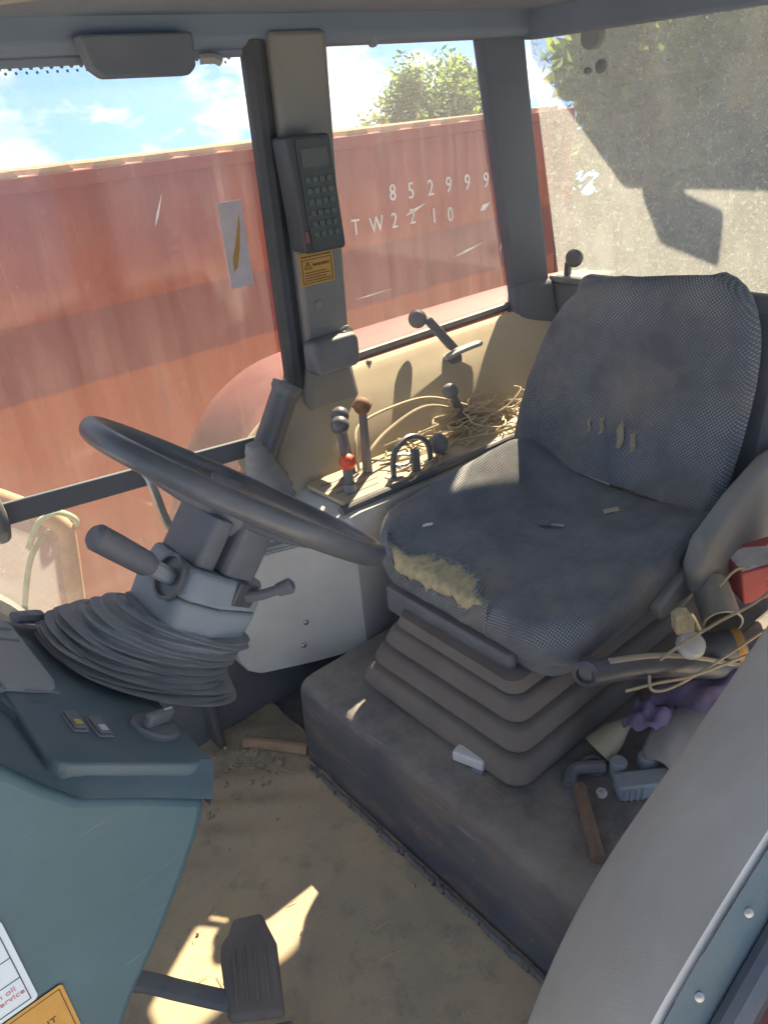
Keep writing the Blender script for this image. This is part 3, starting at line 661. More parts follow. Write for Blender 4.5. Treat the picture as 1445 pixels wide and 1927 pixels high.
part('striker', G().tube(spline([(1.165, 1.60, .936), (1.185, 1.595, .942), (1.203, 1.60, .930)], 4), .005, 6), M['steel'], lp)
hole = G().lathe([(.011, 0), (.011, .002), (.0095, .003), (.0005, .0028)], frame((1.122, 1.6205, 1.010), FX, FZ, (0, -1, 0)), 16)
solo('pillar_plug', hole, M['rubber'], (1.122, 1.6205, 1.010), 'small dark round plug in the grey door pillar', 'plug')
# ================================================================== DASHBOARD
db = thing('dashboard', (.05, .95, 0), 'teal grey dashboard pedestal with rotary knob, switches and labels', 'dashboard')
side = [(.232, .798), (.165, .845), (.102, .896), (.08, .930), (.057, .985), (.0, 1.08), (-.12, 1.16), (-.36, 1.16), (-.36, .0), (-.08, 0), (-.04, .22), (.02, .43), (.062, .518), (.110, .578), (.144, .626), (.175, .672), (.198, .709), (.214, .748)]
sp_ = [(p.x, p.z) for p in spline([(x, 0, z) for x, z in side[9:]], 3)]
low = [(.214, .748), (.15, .802), (.088, .850), (.062, .888), (.036, .935), (-.02, 1.03), (-.12, 1.10), (-.36, 1.10), (-.36, 0)] + sp_[:-1]
part('side_panel', G().prism(low, -1.05, -.66, FY), M['teal'], db, bevel=.012, seg=3)
topb = [(.232, .798), (.165, .845), (.102, .896), (.08, .930), (.057, .985), (.0, 1.08), (-.12, 1.16), (-.36, 1.16), (-.36, 1.101), (-.12, 1.101), (-.02, 1.031), (.036, .936), (.062, .889), (.088, .851), (.15, .803), (.214, .749)]
# cover: side band plus a sloping top deck
g = G()
dn = V((.6, 0, .8)); ck = .6*.2+.8*.80
def deck(x): return (ck-.6*x)/.8
out_t = [(.242, .690), (.175, .692), (.112, .697), (.085, .755), (.062, .83), (.0, .86), (-.12, .88), (-.36, .88)]
hi_z = [.768, .818, .868, .886, .905, .95, 1.04, 1.04]
rows = []
for (x, y), hz, (lx, lz) in zip(out_t, hi_z, [(.214, .748), (.15, .802), (.088, .850), (.062, .888), (.036, .935), (-.02, 1.03), (-.12, 1.10), (-.36, 1.10)]):
    rows.append([V((lx+.003, .655, lz)), V((lx*.55+x*.45, .655*.55+(y-.012)*.45, lz*.55+hz*.45)), V((x-.004, y-.008, hz-.006)), V((x, y, hz)), V((x-.002, y+.02, hz)), V((x, max(y+.04, .90), deck(x) if x > .02 else hz-.05)), V((x, .95, deck(x)-.004 if x > .02 else hz-.09)), V((x, 1.03, deck(x)-.002 if x > .02 else hz-.1)), V((x+.01, 1.058, deck(x)-.014 if x > .02 else hz-.12)), V((x, 1.066, lz-.06))])
for r_ in rows[:1]:
    pass
g.rings(rows, cap=False, closed=False)
r0 = rows[0]; g.add(r0 + [V((.215, .66, .735)), V((.235, 1.058, .60))], [(0, 10, 1), (1, 10, 11, 9, 8, 7, 6, 5, 4, 3, 2)])
part('top_cover', g, M['tealdark'], db, smooth=40)
# deck plate in front of the column with knob and switch slots
dM = frame((.2, .80, .80), V((.8, 0, -.6)), (0, 1, 0), V((.6, 0, .8)))
part('switch_deck', G().prism(rrect(-.155, -.125, .035, .25, .02, 3), -.02, .002, dM), M['tealdark'], db, bevel=.003)
kn = part('heater_knob', G().lathe([(.030, .002), (.030, .006), (.027, .009), (.001, .0095)], dM @ Matrix.Translation((.004, -.046, 0)), 28), M['black'], db)
part('knob_grip', G().box((-.006, -.027, .009), (.006, .024, .027), dM @ Matrix.Translation((.004, -.046, 0)) @ Matrix.Rotation(R(-62), 4, 'Z')), M['black'], kn, bevel=.004)
part('knob_pointer', G().box((-.0015, .005, .0272), (.0015, .022, .0276), dM @ Matrix.Translation((.004, -.046, 0)) @ Matrix.Rotation(R(-62), 4, 'Z')), M['white'], kn, smooth=0)
for k, (a, b) in enumerate(((-.106, -.040), (-.080, -.050))):
    s_ = part('switch_slot', G().box((a, b-.020, .002), (a+.019, b+.024, .004), dM), M['rubber'], db, bevel=.001)
    part('rocker', G().box((a+.002, b-.017, .004), (a+.017, b+.021, .008), dM), M['black'], s_, bevel=.002)
    part('rocker_mark', G().box((a+.004, b-.012-.002*k, .0082), (a+.013, b-.002, .0088), dM), M['yellow' if k == 0 else 'white'], s_, smooth=0)
# grey top deck on the far side with vents
part('far_deck', G().prism(rrect(-.30, .03, -.085, .245, .03, 3), -.03, .008, dM), M['grey'], db, bevel=.005)
for a, b, c_, d in ((-.145, .20, -.095, .205), (-.14, .165, -.095, .170), (-.19, .02, -.187, .15), (-.16, .02, -.157, .12), (-.135, .02, -.095, .023)): part('vent_slot', G().box((a, b, .008), (c_, d, .0096), dM), M['rubber'], db, smooth=0)
part('vent_lever', G().tube([dM @ V((-.085, .228, .016)), dM @ V((-.05, .235, .020)), dM @ V((-.028, .238, .012))], [.010, .012, .006], 8, (1.4, .8)), M['black'], db)
# service card and amber label on the near side
cM = frame((-.018, .6585, .634), V((1, 0, 0)), FZ, (0, -1, 0))
cd_ = part('service_card', G().prism(rrect(-.16, -.002, .0, .130, .006, 3), 0, .0008, cM), M['card'], db, smooth=0)
ln = G()
for lo, hi in (((-.16, .004), (-.006, .0052)), ((-.0072, .0052), (-.006, .125)), ((-.16, .042), (-.0072, .043)), ((-.16, .075), (-.0072, .076)), ((-.16, .110), (-.0072, .111))): ln.box((*lo, .0009), (*hi, .0013), cM)
part('card_lines', ln, M['cardink'], cd_, smooth=0)
lettering('card_writing', '7 500 h oil\nnext service', cM @ Matrix.Translation((-.060, .029, .0009)), .0105, M['redink'], cd_)
aM = frame((.006, .6585, .573), V((1, 0, 0)), FZ, (0, -1, 0))
am = part('amber_label', G().prism(rrect(-.14, -.06, .0, .056, .004, 2), 0, .0008, aM), M['amber'], db, smooth=0)
ln = G()
for lo, hi in (((-.14, .0502), (-.004, .0512)), ((-.005, -.054), (-.004, .0502)), ((-.14, -.055), (-.004, -.054))): ln.box((*lo, .0009), (*hi, .0012), aM)
part('label_border', ln, M['labelink'], am, smooth=0)
lettering('label_words', 'RUN\nIMPORTANT\nSET', aM @ Matrix.Translation((-.088, .021, .0009)), .0125, M['labelink'], am)

# ================================================================== STEERING COLUMN AND WHEEL
T = R(39.5); wc = V((.474, .95, .955)); e1 = V((math.cos(T), 0, -math.sin(T))); e2 = V((0, 1, 0)); nn_ = V((math.sin(T), 0, math.cos(T)))
SM = frame(wc, e1, e2, nn_)
sc_ = thing('steering_column', wc-nn_*.3, 'grey steering column with ribbed rubber gaiter and two stalks', 'steering column')
# gaiter: ring at the dash to a smaller ring under the housing, with folds
bcn = V((.265, .945, .765)); bu = V((.8, 0, -.6)); tcn = SM @ V((.012, 0, -.205))
rows = []; NF = 13; per = 7; tot = NF*per
for i in range(tot+1):
    t = i/tot; c0 = bcn.lerp(tcn, t); u = bu.lerp(e1, t).normalized(); a_, b_ = .138+(.100-.138)*t, .136+(.084-.136)*t
    fold = int(t*NF); ir = random.Random(fold*7+3); rip = 1+(.056+ir.uniform(-.012, .012))*math.sin(t*NF*2*math.pi)-.015+ir.uniform(-.008, .008)
    c0 = c0+V((-.030*math.sin(math.pi*t), 0, .012*math.sin(math.pi*t)))
    row = []
    for k in range(48):
        a = 2*math.pi*k/48; ca, sa = math.cos(a), math.sin(a); e = .82
        wob = 1+.012*math.sin(3*a+fold*1.7)+.008*math.sin(7*a+fold); row.append(c0+u*a_*rip*wob*math.copysign(abs(ca)**e, ca)+e2*b_*rip*wob*math.copysign(abs(sa)**e, sa)+V((0, 0, .004*math.sin(2*a+fold*2.1))))
    rows.append(row)
part('gaiter', G().rings(rows), M['rubber'], sc_, smooth=80)
hp = [(-.064, -.060), (-.052, -.072), (.0, -.076), (.085, -.046), (.108, -.015), (.108, .015), (.085, .046), (.0, .076), (-.052, .072), (-.064, .060)]
hp2 = [(x*1.03, y*1.03) for x, y in hp]
part('upper_cover', G().prism(hp2, -.163, -.118, SM, [(x*.94, y*.92) for x, y in hp]), M['housing'], sc_, bevel=.008, seg=3)
part('lower_cover', G().prism([(x*.93, y*.93) for x, y in hp], -.252, -.164, SM, hp2), M['housing'], sc_, bevel=.007, seg=3)
part('switch_block', G().prism(rrect(-.052, -.052, -.016, .056, .010, 3), -.117, -.042, SM), M['black'], sc_, bevel=.004)
part('switch_block', G().prism(rrect(-.008, -.060, .052, .056, .012, 3), -.117, -.038, SM), M['black'], sc_, bevel=.004)
part('shaft', G().lathe([(.03, -.117), (.03, -.04), (.036, -.02), (.036, 0)], SM, 16), M['black'], sc_)
rc = SM @ V((-.0725, -.034, -.143))
part('stalk_socket', G().lathe([(.034, -.004), (.034, .003), (.029, .0035), (.027, -.003), (.001, -.0035)], frame(rc, e2, nn_, -e1), 22), M['gloss'], sc_)
SR = SM.to_3x3(); sdir = SR @ V((-.985, .02, .20)).normalized()
lv = part('turn_stalk', G().tube([rc-sdir*.004, rc+sdir*.035, rc+sdir*.05], [.012, .013, .015], 10), M['housing'], sc_)
part('stalk_grip', G().tube([rc+sdir*.030, rc+sdir*.042, rc+sdir*.09, rc+sdir*.125, rc+sdir*.132], [.0125, .0175, .0185, .0185, .013], 16), M['black'], lv)
r2 = SM @ V((.045, -.0625, -.136))
cn = V((.35, -.94, 0)); 
part('stalk_slot', G().box((-.026, -.018, -.006), (.022, .018, .0015), frame(r2, SM.to_3x3() @ V((.954, .302, 0)), nn_, SM.to_3x3() @ V((.302, -.954, 0)))), M['gloss'], sc_, bevel=.003)
l2 = part('wiper_stalk', G().tube([r2, r2+V((.014, -.016, .002)), r2+V((.036, -.038, .012))], [.009, .008, .0075], 10), M['black'], sc_)
part('stalk_tip', G().tube([r2+V((.034, -.036, .011)), r2+V((.047, -.050, .018)), r2+V((.050, -.053, .0195))], [.010, .012, .007], 12), M['black'], l2)
# wheel
wh = thing('steering_wheel', wc, 'black three-spoke steering wheel tilted towards the seat', 'steering wheel')
RW = .225; rows = []
for k in range(72):
    a = 2*math.pi*k/72; cd2 = V((math.cos(a), math.sin(a), 0))
    rows.append([SM @ (cd2*RW+cd2*(.0138*math.cos(b))+V((0, 0, .0164*math.sin(b)))) for b in (2*math.pi*q/14 for q in range(14))])
rows.append(rows[0]); part('rim', G().rings(rows, cap=False), M['gloss'], wh, smooth=80)
for a in (R(180), R(62), R(-62)):
    d = V((math.cos(a), math.sin(a), 0)); s = V((-math.sin(a), math.cos(a), 0)); rr_ = []
    for t, w, h in ((.035, .034, -.036), (.10, .030, -.032), (.17, .026, -.014), (.222, .030, -.002)):
        rr_.append([SM @ (d*t+s*w+V((0, 0, h+.006))), SM @ (d*t-s*w+V((0, 0, h+.006))), SM @ (d*t-s*w*.9+V((0, 0, h-.008))), SM @ (d*t+s*w*.9+V((0, 0, h-.008)))])
    part('spoke', G().rings(rr_), M['black'], wh, bevel=.003)
part('hub', G().lathe([(.040, -.062), (.052, -.045), (.055, -.028), (.046, -.020), (.001, -.016)], SM, 24), M['black'], wh)

# ================================================================== SEAT
st = thing('driver_seat', (1.12, .96, .25), 'torn tractor seat in speckled grey fabric on a suspension bellows', 'seat')
SX0, SX1, SY0, SY1 = .890, 1.50, .680, 1.258
def outline(a):
    """rounded-rectangle cushion plan, a in 0..1"""
    pts = outline.p; n = len(pts); q = (a % 1)*n; i = int(q); t = q-i
    p0, p1 = pts[i % n], pts[(i+1) % n]; return V((p0[0]*(1-t)+p1[0]*t, p0[1]*(1-t)+p1[1]*t, 0))
def resample(poly, n):
    d = [0]
    for i in range(len(poly)): d.append(d[-1]+(V((*poly[i], 0))-V((*poly[(i+1) % len(poly)], 0))).length)
    out = []; L = d[-1]
    for k in range(n):
        s = L*k/n; i = max(j for j in range(len(poly)) if d[j] <= s); t = (s-d[i])/max(1e-9, d[i+1]-d[i])
        a, b = poly[i], poly[(i+1) % len(poly)]; out.append((a[0]*(1-t)+b[0]*t, a[1]*(1-t)+b[1]*t))
    return out
def bulge(poly):                                             # slightly bowed front edge
    return [(x-.030*max(0, 1-((y-.96)/.28)**2)*(1 if x < 1.0 else 0), y) for x, y in poly]
outline.p = resample(bulge(rrect(SX0+.03, SY0, SX1, SY1, .085, 8)), 160)
cc0 = V((1.19, .96, 0))
def ctop(x, y):
    v = (y-.962)/.28; u = (x-.89)/.6
    z = .560+.032*min(1, abs(v))**2.2*(.6+.7*min(1, u*1.4))-.016*math.exp(-((u-.62)/.30)**2-(v/.55)**2)+.020*u
    rb_ = max(0, (v-.45)/.55); z += .045*min(1, rb_)**1.3*min(1, max(0, (u+.25)/.45))
    z += .0025*math.sin(34*x+9*y+2*math.sin(11*y))*math.exp(-((u-.35)/.3)**2-(v/.6)**2)
    z += .004*math.sin(16*x-21*y)*math.exp(-((u-.5)/.25)**2-((v-.1)/.5)**2)
    return z
def csurf(a, s, lift=0):
    """s<=1: top from centre to shoulder; 1..2: rounded side; 2..3 straight side"""
    o = outline(a); d = (o-cc0); dn_ = d.normalized()
    if s <= 1:
        p = cc0+d*(s*.915); p.z = ctop(p.x, p.y); q = s
        e = max(0, (s-.72)/.28); p.z -= .010*e*e
        return p+V((0, 0, lift))
    p1 = cc0+d*.915; z1 = ctop(p1.x, p1.y)-.010
    ext = (o-p1); rr = .040
    if s <= 2:
        b = (s-1)*math.pi/2; p = p1+ext*math.sin(b); p.z = z1-rr*(1-math.cos(b))
        return p+dn_*lift*math.sin(b)+V((0, 0, lift*math.cos(b)))
    p = o.copy(); p.z = z1-rr-(s-2)*(z1-rr-.468)
    p -= dn_*(.018*(s-2)**2)
    return p+dn_*lift
NA = 160; ss = [i/22 for i in range(23)] + [1+i/7 for i in range(1, 8)] + [2+i/4 for i in range(1, 5)]
g = G(); uvs = []
for s in ss:
    for k in range(NA):
        p = csurf(k/NA, max(s, .0005)); g.v.append(p)
        if s <= 1: uvs.append((p.x, p.y))
        else:
            q = csurf(k/NA, 1); d = (outline(k/NA)-cc0).normalized(); L = (s-1)*.055 if s <= 2 else .055+(s-2)*.07
            uvs.append((q.x+d.x*L, q.y+d.y*L))
for j in range(len(ss)-1):
    for k in range(NA):
        k2 = (k+1) % NA; g.f.append((j*NA+k, j*NA+k2, (j+1)*NA+k2, (j+1)*NA+k))
g.f.append(tuple(range((len(ss)-1)*NA, len(ss)*NA)))
rot = R(38); g.uv = [(u*math.cos(rot)-v*math.sin(rot), u*math.sin(rot)+v*math.cos(rot)) for u, v in uvs]
cu_ = part('cushion', g, M['fabric'], st, smooth=60)
# torn front edge: find perimeter parameter along the front
fa = sorted([(outline(k/800).y, k/800) for k in range(800) if outline(k/800).x < .935])
def a_at(y): return min(fa, key=lambda q: abs(q[0]-y))[1]
rnd = random.Random(4); NT_ = 90; lo_, hi_ = [], []
for i in range(NT_+1):
    t = i/NT_; env = min(1, t*4.0)*min(1, (1-t)*5)**.7; wv = .10*math.sin(t*9)+.06*math.sin(t*41)+rnd.uniform(-.10, .10)
    hi_.append(.96-.10*env*(1 if t > .25 else .3)+.25*(1-env)+wv*.25*env); lo_.append(1.28+.66*env*(.55 if t < .2 else .9+.12*math.sin(t*5))+wv*.7*env)
g = G(); NVv = 10
for j in range(NVv+1):
    for i in range(NT_+1):
        t = i/NT_; y = 1.205-.335*t; w = j/NVv; s = hi_[i]*(1-w)+lo_[i]*w
        g.v.append(csurf(a_at(y), s, .0015+.006*math.sin(math.pi*w)*min(1, 6*t*(1-t))+rnd.uniform(-.001, .0028)))
g.f = [(j*(NT_+1)+i, (j+1)*(NT_+1)+i, (j+1)*(NT_+1)+i+1, j*(NT_+1)+i+1) for j in range(NVv) for i in range(NT_)]
part('exposed_foam', g, M['foam'], cu_, smooth=80)
g = G()
for i in range(620):
    t = rnd.random(); k = int(t*NT_); up_ = rnd.random() < .62; s = hi_[k] if up_ else lo_[k]; y = 1.205-.335*t
    p = csurf(a_at(y), s+rnd.uniform(-.03, .03), .002); d = V((rnd.gauss(-.35, .6), rnd.gauss(0, .8), rnd.gauss(.25 if up_ else -.1, .5))).normalized()*rnd.uniform(.004, .014)
    g.tube([p, p+d*.5+V((0, 0, .001)), p+d+V((0, 0, -.0015))], [.0007, .0006, .0003], 3)
props(part('frayed_threads', g, M['thread'], cu_, smooth=0), kind='stuff')
# torn flap of fabric hanging below the foam
g = G(); NF_ = 40
for j in range(5):
    for i in range(NF_+1):
        t = i/NF_; y = 1.215-.35*t; s0 = lo_[int(t*NT_)]-.16; p = csurf(a_at(y), min(2.95, s0+.20*j), .004+.004*math.sin(t*20+j)+.003*(4-j)/4); g.v.append(p)
g.f = [(j*(NF_+1)+i, (j+1)*(NF_+1)+i, (j+1)*(NF_+1)+i+1, j*(NF_+1)+i+1) for j in range(4) for i in range(NF_)]
g.uv = [(p.y, p.z) for p in g.v]; part('torn_flap', g, M['fabric'], cu_, smooth=80)
# side seam on the front face near the corner
part('seam', G().tube([csurf(a_at(.872), s, .001) for s in (1.5, 1.8, 2.1, 2.5, 2.9)], .0022, 5), M['rubber'], cu_)

# backrest
NEAR = [(.575, .715), (.64, .706), (.72, .702), (.84, .703), (.91, .710), (.945, .718), (.972, .730), (.998, .748), (1.016, .772), (1.029, .805), (1.034, .84)]
FAR = [(.575, 1.285), (.63, 1.305), (.70, 1.306), (.77, 1.298), (.86, 1.272), (.92, 1.246), (.965, 1.214), (.992, 1.186), (1.015, 1.155), (1.028, 1.125), (1.034, 1.085)]
def bw(z): return (tab(z, FAR)-tab(z, NEAR))/2
def BYf(z): return (tab(z, FAR)+tab(z, NEAR))/2
def bx_front(z, v):
    t = (z-.575)/.459
    return 1.475+.100*t+.02*math.sin(math.pi*t)-.030*abs(v)**2.4*(1-.5*t)+.012*(1-abs(v))*0
zs = [.575+.459*(1-(1-i/44)**2.4) for i in range(45)]; vv = [-1+2*i/40 for i in range(41)]
g = G(); uvs = []
def bp(z, v, depth):
    w = bw(z); y = BYf(z)+w*v; f = bx_front(z, v); return V((f, y, z))
edge = []
for z in zs:
    for v in vv:
        e = max(0, (abs(v)-.86)/.14); p = bp(z, v, 0); p.x += .035*(1-math.sqrt(max(0, 1-e*e)))
        tz = max(0, (z-.984)/.05); p.x += .035*(1-math.sqrt(max(0, 1-min(1, tz)**2))); p.z += .030*((1-v)/2)*max(0, (z-.575)/.459)**2
        g.v.append(p); uvs.append((p.y, p.z))
nF = len(g.v); nv_ = len(vv)
for z in zs:
    for v in vv:
        p = g.v[zs.index(z)*nv_+vv.index(v)].copy(); fz = 1-max(0, (z-.962)/.078)
        p.x += .055+.055*(1-abs(v)**4)*max(.1, fz); p.y = BYf(z)+(p.y-BYf(z))*.88; p.z -= .012*max(0, (z-.95)/.084); g.v.append(p); uvs.append((p.y, p.z))
for j in range(len(zs)-1):
    for i in range(nv_-1):
        a = j*nv_+i; g.f.append((a, a+nv_, a+nv_+1, a+1)); b = a+nF; g.f.append((b, b+1, b+nv_+1, b+nv_))
for j in range(len(zs)-1):
    for i, fl in ((0, 0), (nv_-1, 1)):
        a = j*nv_+i; q = (a, a+nF, a+nF+nv_, a+nv_); g.f.append(q[::-1] if fl else q)
for i in range(nv_-1):
    a = i; g.f.append((a, a+1, a+1+nF, a+nF)); a = (len(zs)-1)*nv_+i; g.f.append((a, a+nF, a+1+nF, a+1))
g.uv = [(u*.9, v*.9) for u, v in uvs]
br = part('backrest', g, M['fabric'], st, smooth=50)
for y, z, w, h in ((1.040, .700, .007, .022), (.985, .690, .011, .034), (.948, .684, .0085, .027), (1.075, .694, .004, .018)):
    gg = G(); pts = []
    for k in range(26):
        a = 2*math.pi*k/26; r_ = rnd.uniform(.80, 1.08); pts.append((y+w*math.cos(a)*r_+.004*math.sin(3*a), z+h*math.sin(a)*r_))
    fx = lambda yy, zz_: bx_front(zz_, (yy-BYf(zz_))/bw(zz_))
    n = len(pts); gg.v = [V((fx(yy, zz_)-.0052, yy, zz_)) for yy, zz_ in pts]+[V((fx(yy, zz_)-.0042, y+(yy-y)*.6, z+(zz_-z)*.7)) for yy, zz_ in pts]
    gg.f = [(k, (k+1) % n, n+(k+1) % n, n+k) for k in range(n)]+[tuple(range(2*n-1, n-1, -1))]
    part('worn_hole', gg, M['oldfoam'], br, smooth=0)
g = G()
for i in range(60):
    y = rnd.uniform(.90, 1.06); z = rnd.uniform(.655, .745); p = V((bx_front(z, (y-BYf(z))/bw(z))-.003, y, z)); d = V((-.2, rnd.gauss(0, 1), rnd.gauss(0, 1))).normalized()*rnd.uniform(.003, .009)
    g.tube([p, p+d], [.0006, .0003], 3)
props(part('frayed_threads', g, M['thread'], br, smooth=0), kind='stuff')
# backrest shell and recliner covers
part('back_shell', G().prism([(1.60, .50), (1.70, .56), (1.74, .95), (1.70, 1.02), (1.655, 1.0), (1.62, .62)], -1.24, -.69, FY), M['black'], st, bevel=.02)
part('recliner_cover', G().prism([(1.262, .572), (1.285, .630), (1.40, .685), (1.53, .725), (1.66, .72), (1.70, .62), (1.62, .50), (1.47, .470), (1.37, .462), (1.285, .500)], -.668, -.628, FY), M['recliner'], st, bevel=.016, seg=3)
part('hinge_cover', G().prism([(1.195, .500), (1.30, .545), (1.36, .55), (1.38, .47), (1.30, .45), (1.205, .462)], -.69, -.664, FY), M['recliner'], st, bevel=.008)
part('seat_pan', G().prism(rrect(.925, .71, 1.48, 1.215, .06, 4), .440, .470, I4), M['black'], st, bevel=.006)
part('front_skirt', G().prism(rrect(.900, .80, .93, 1.18, .012, 2), .405, .470, I4), M['black'], st, bevel=.006)
# bellows
def rr_ring(z, grow): return [V((x+.004*math.sin(31*y+9*z), y+.003*math.sin(27*x), z)) for x, y in rrect(.875-grow, .770-grow, 1.42+grow, 1.115+grow, .026+grow*.25, 4)]
lev = [(.252, .060), (.262, .074), (.270, .076), (.300, .064), (.306, .056), (.309, .030), (.313, .030), (.317, .050), (.324, .053), (.350, .042), (.356, .034), (.359, .008), (.363, .008), (.367, .028), (.374, .031), (.399, .020), (.405, .012), (.408, -.010), (.412, -.010), (.416, .008), (.440, .000)]
rows = [rr_ring(*q) for q in lev]
part('suspension_bellows', G().rings(rows), M['bellows'], st, smooth=38)
# adjuster arm with knob on the near side
aj = part('adjuster_arm', G().tube(spline([(.955, .655, .485), (1.02, .625, .478), (1.12, .58, .450), (1.22, .535, .405), (1.30, .505, .37)], 4), .024, 12), M['gloss'], st)
part('adjuster_knob', G().lathe([(.012, -.03), (.024, -.018), (.026, .012), (.017, .016), (.016, .006), (.001, .005)], aim((.955, .660, .487), (.90, .64, .50)), 18), M['gloss'], aj)
solo('cord', G().tube(spline([(.985, .635, .508), (1.06, .602, .494), (1.13, .570, .470), (1.19, .540, .440), (1.24, .515, .415), (1.30, .49, .400)], 6), .006, 7), M['tan'], (1.1, .57, .44), 'dirty pale cord lying along the black seat adjuster arm', 'cord')

# ================================================================== SIDE CONSOLE
cs = thing('side_console', (1.2, 1.42, .25), 'grey side console with beige slotted lever plate beside the seat', 'console')
def cy(x): return 1.30 if x > .92 else 1.30+(.92-x)*(.15/.23)
LO = [(.645, .262), (.650, .225), (.665, .192), (.69, .178), (.80, .189), (.947, .215), (1.95, .215)]; HI = [(.645, .275), (.662, .36), (.680, .46), (.700, .535), (.80, .552), (.85, .578), (.93, .602), (1.25, .590), (1.95, .575)]
g = G(); cols = []
for x in [.645, .648, .652, .658, .665, .672, .682, .692, .70, .73, .77, .81, .85, .89, .92, .95, 1.1, 1.25, 1.6, 1.95]:
    l, h = tab(x, LO), tab(x, HI); y = cy(x)
    cols.append([V((x, 1.53, l)), V((x, y+.012, l)), V((x, y, l+.008)), V((x, y, h-.014)), V((x, y+.005, h-.004)), V((x, y+.014, h)), V((x, 1.53, h))])
g.rings(cols); part('side_panel', g, M['lightgrey'], cs, smooth=32)
part('trim_strip', G().tube([(.705, cy(.705)-.002, .548), (.74, cy(.74)-.004, .556), (.80, cy(.80)-.004, .566), (.87, cy(.87)-.004, .592)], .006, 8), M['black'], cs)
part('trim_strip', G().tube([(.698, cy(.698)-.003, .530), (.73, cy(.73)-.004, .535), (.80, cy(.80)-.004, .545), (.87, cy(.87)-.004, .574)], .0045, 8), M['steel'], cs)
tp = frame((.93, 1.335, .612), V((1, 0, -.03)).normalized(), (0, 1, 0), V((.03, 0, 1)).normalized())
part('lever_plate', G().prism(rrect(0, 0, .95, .165, .012, 3), -.004, .006, tp), M['beige'], cs, bevel=.002)
part('plate_edge', G().tube([tp @ V((-.02, -.008, -.004)), tp @ V((.2, -.012, .0)), tp @ V((.95, -.012, .0))], .011, 10), M['gloss'], cs)
for k, (x0, x1, y) in enumerate(((.03, .13, .030), (.02, .15, .058), (.01, .16, .088), (.02, .16, .118), (.18, .30, .05), (.19, .30, .09))):
    part('slot', G().box((x0, y, .006), (x1, y+.007, .0075), tp), M['rubber'], cs, smooth=0)
for x, y in ((.155, .014), (.02, .014), (.31, .014)): part('plate_screw', G().lathe([(.006, .006), (.006, .008), (.003, .0095), (.0003, .0097)], tp @ Matrix.Translation((x, y, 0)), 10), M['steel'], cs)
for x, z in ((.798, .324), (.786, .255)): part('panel_screw', G().lathe([(.007, 0), (.007, .003), (.003, .005), (.0003, .0052)], aim((x, cy(x)-.001, z), (x-.55, cy(x)-.84, z)), 10), M['steel'], cs)
# levers
def lever(name, foot, top, r, ball, bmat, label, rmat='black', boot=False, knurl=False):
    t = thing(name, foot, label, 'lever')
    f, p = V(foot), V(top)
    part('rod', G().tube([f, f.lerp(p, .5), p], [r*1.15, r, r*.9], 10), M[rmat], t)
    g = G().ball(p+(p-f).normalized()*ball*.6, ball)
    if knurl:
        for k in range(12):
            a = 2*math.pi*k/12; q = p+V((math.cos(a), math.sin(a), 0))*ball*.98+V((0, 0, ball*.6)); g.ball(q, ball*.18, 6)
    part('knob', g, M[bmat], t, smooth=80)
    if boot: part('foot_boot', G().tube([f+V((0, 0, -.01)), f+V((0, 0, .02)), f.lerp(p, .3)], [.022, .016, r*1.3], 10), M['rubber'], t)
    return t
lever('console_lever', (.985, 1.385, .612), (.998, 1.402, .668), .011, .0215, 'orange', 'short lever with a bright orange ball at the front of the lever plate', boot=True)
lever('console_lever', (1.02, 1.435, .61), (.995, 1.41, .765), .0115, .0225, 'gloss', 'black ball lever standing directly behind the orange one, nearer of the twin pair')
lever('console_lever', (1.06, 1.475, .61), (1.02, 1.44, .775), .0105, .0225, 'gloss', 'black ball lever half hidden, farther of the twin pair behind the orange lever')
lever('console_lever', (1.085, 1.44, .61), (1.062, 1.405, .795), .0115, .0215, 'brownknob', 'tall lever with a rough rusty brown knob in front of the beige liner', knurl=True)
lever('console_lever', (1.50, 1.49, .60), (1.425, 1.47, .715), .0125, .0225, 'black', 'leaning dark ball lever below the window latch, near the seat back', boot=True)
lever('console_lever', (1.30, 1.385, .605), (1.283, 1.378, .632), .012, .0265, 'black', 'stubby lever with a dusty black ball lying among the twine')
hl = thing('parking_lever', (.885, 1.58, .60), 'thick glossy black hand lever in a ribbed rubber boot at the door pillar foot', 'lever')
part('grip', G().tube(spline([(.862, 1.585, .655), (.885, 1.59, .70), (.935, 1.60, .765), (.968, 1.602, .815), (.985, 1.602, .838), (.990, 1.602, .845)], 4), [.034]*14+[.040]*5+[.033, .015], 16), M['gloss'], hl, smooth=80)
rows = []
for i in range(25):
    t = i/24; c_ = V((.868, 1.555, .575)).lerp(V((.848, 1.575, .735)), t); r_ = (.080-.058*t)*(1+.05*math.sin(t*8*2*math.pi))
    rows.append([c_+V((math.cos(a)*r_, math.sin(a)*r_*.8, 0)) for a in (2*math.pi*k/20 for k in range(20))])
part('boot', G().rings(rows), M['rubber'], hl, smooth=80)
hp_ = thing('hoop_handle', (1.17, 1.37, .61), 'black wire hoop standing on the lever plate with pale twine behind', 'handle')
part('hoop', G().tube(spline([(1.105, 1.360, .605), (1.108, 1.362, .655), (1.125, 1.364, .685), (1.165, 1.366, .70), (1.205, 1.366, .688), (1.232, 1.366, .655), (1.238, 1.366, .60)], 5), .0075, 8), M['gloss'], hp_)
part('hoop_foot', G().box((1.088, 1.345, .606), (1.125, 1.378, .616)).box((1.222, 1.35, .602), (1.256, 1.38, .612)), M['steel'], hp_, bevel=.002)
ft = thing('flat_lever', (1.17, 1.35, .61), 'short flat steel lever with a ring clip between the hoop legs', 'lever')
part('blade', G().box((1.160, 1.345, .605), (1.184, 1.357, .672)), M['black'], ft, bevel=.003)
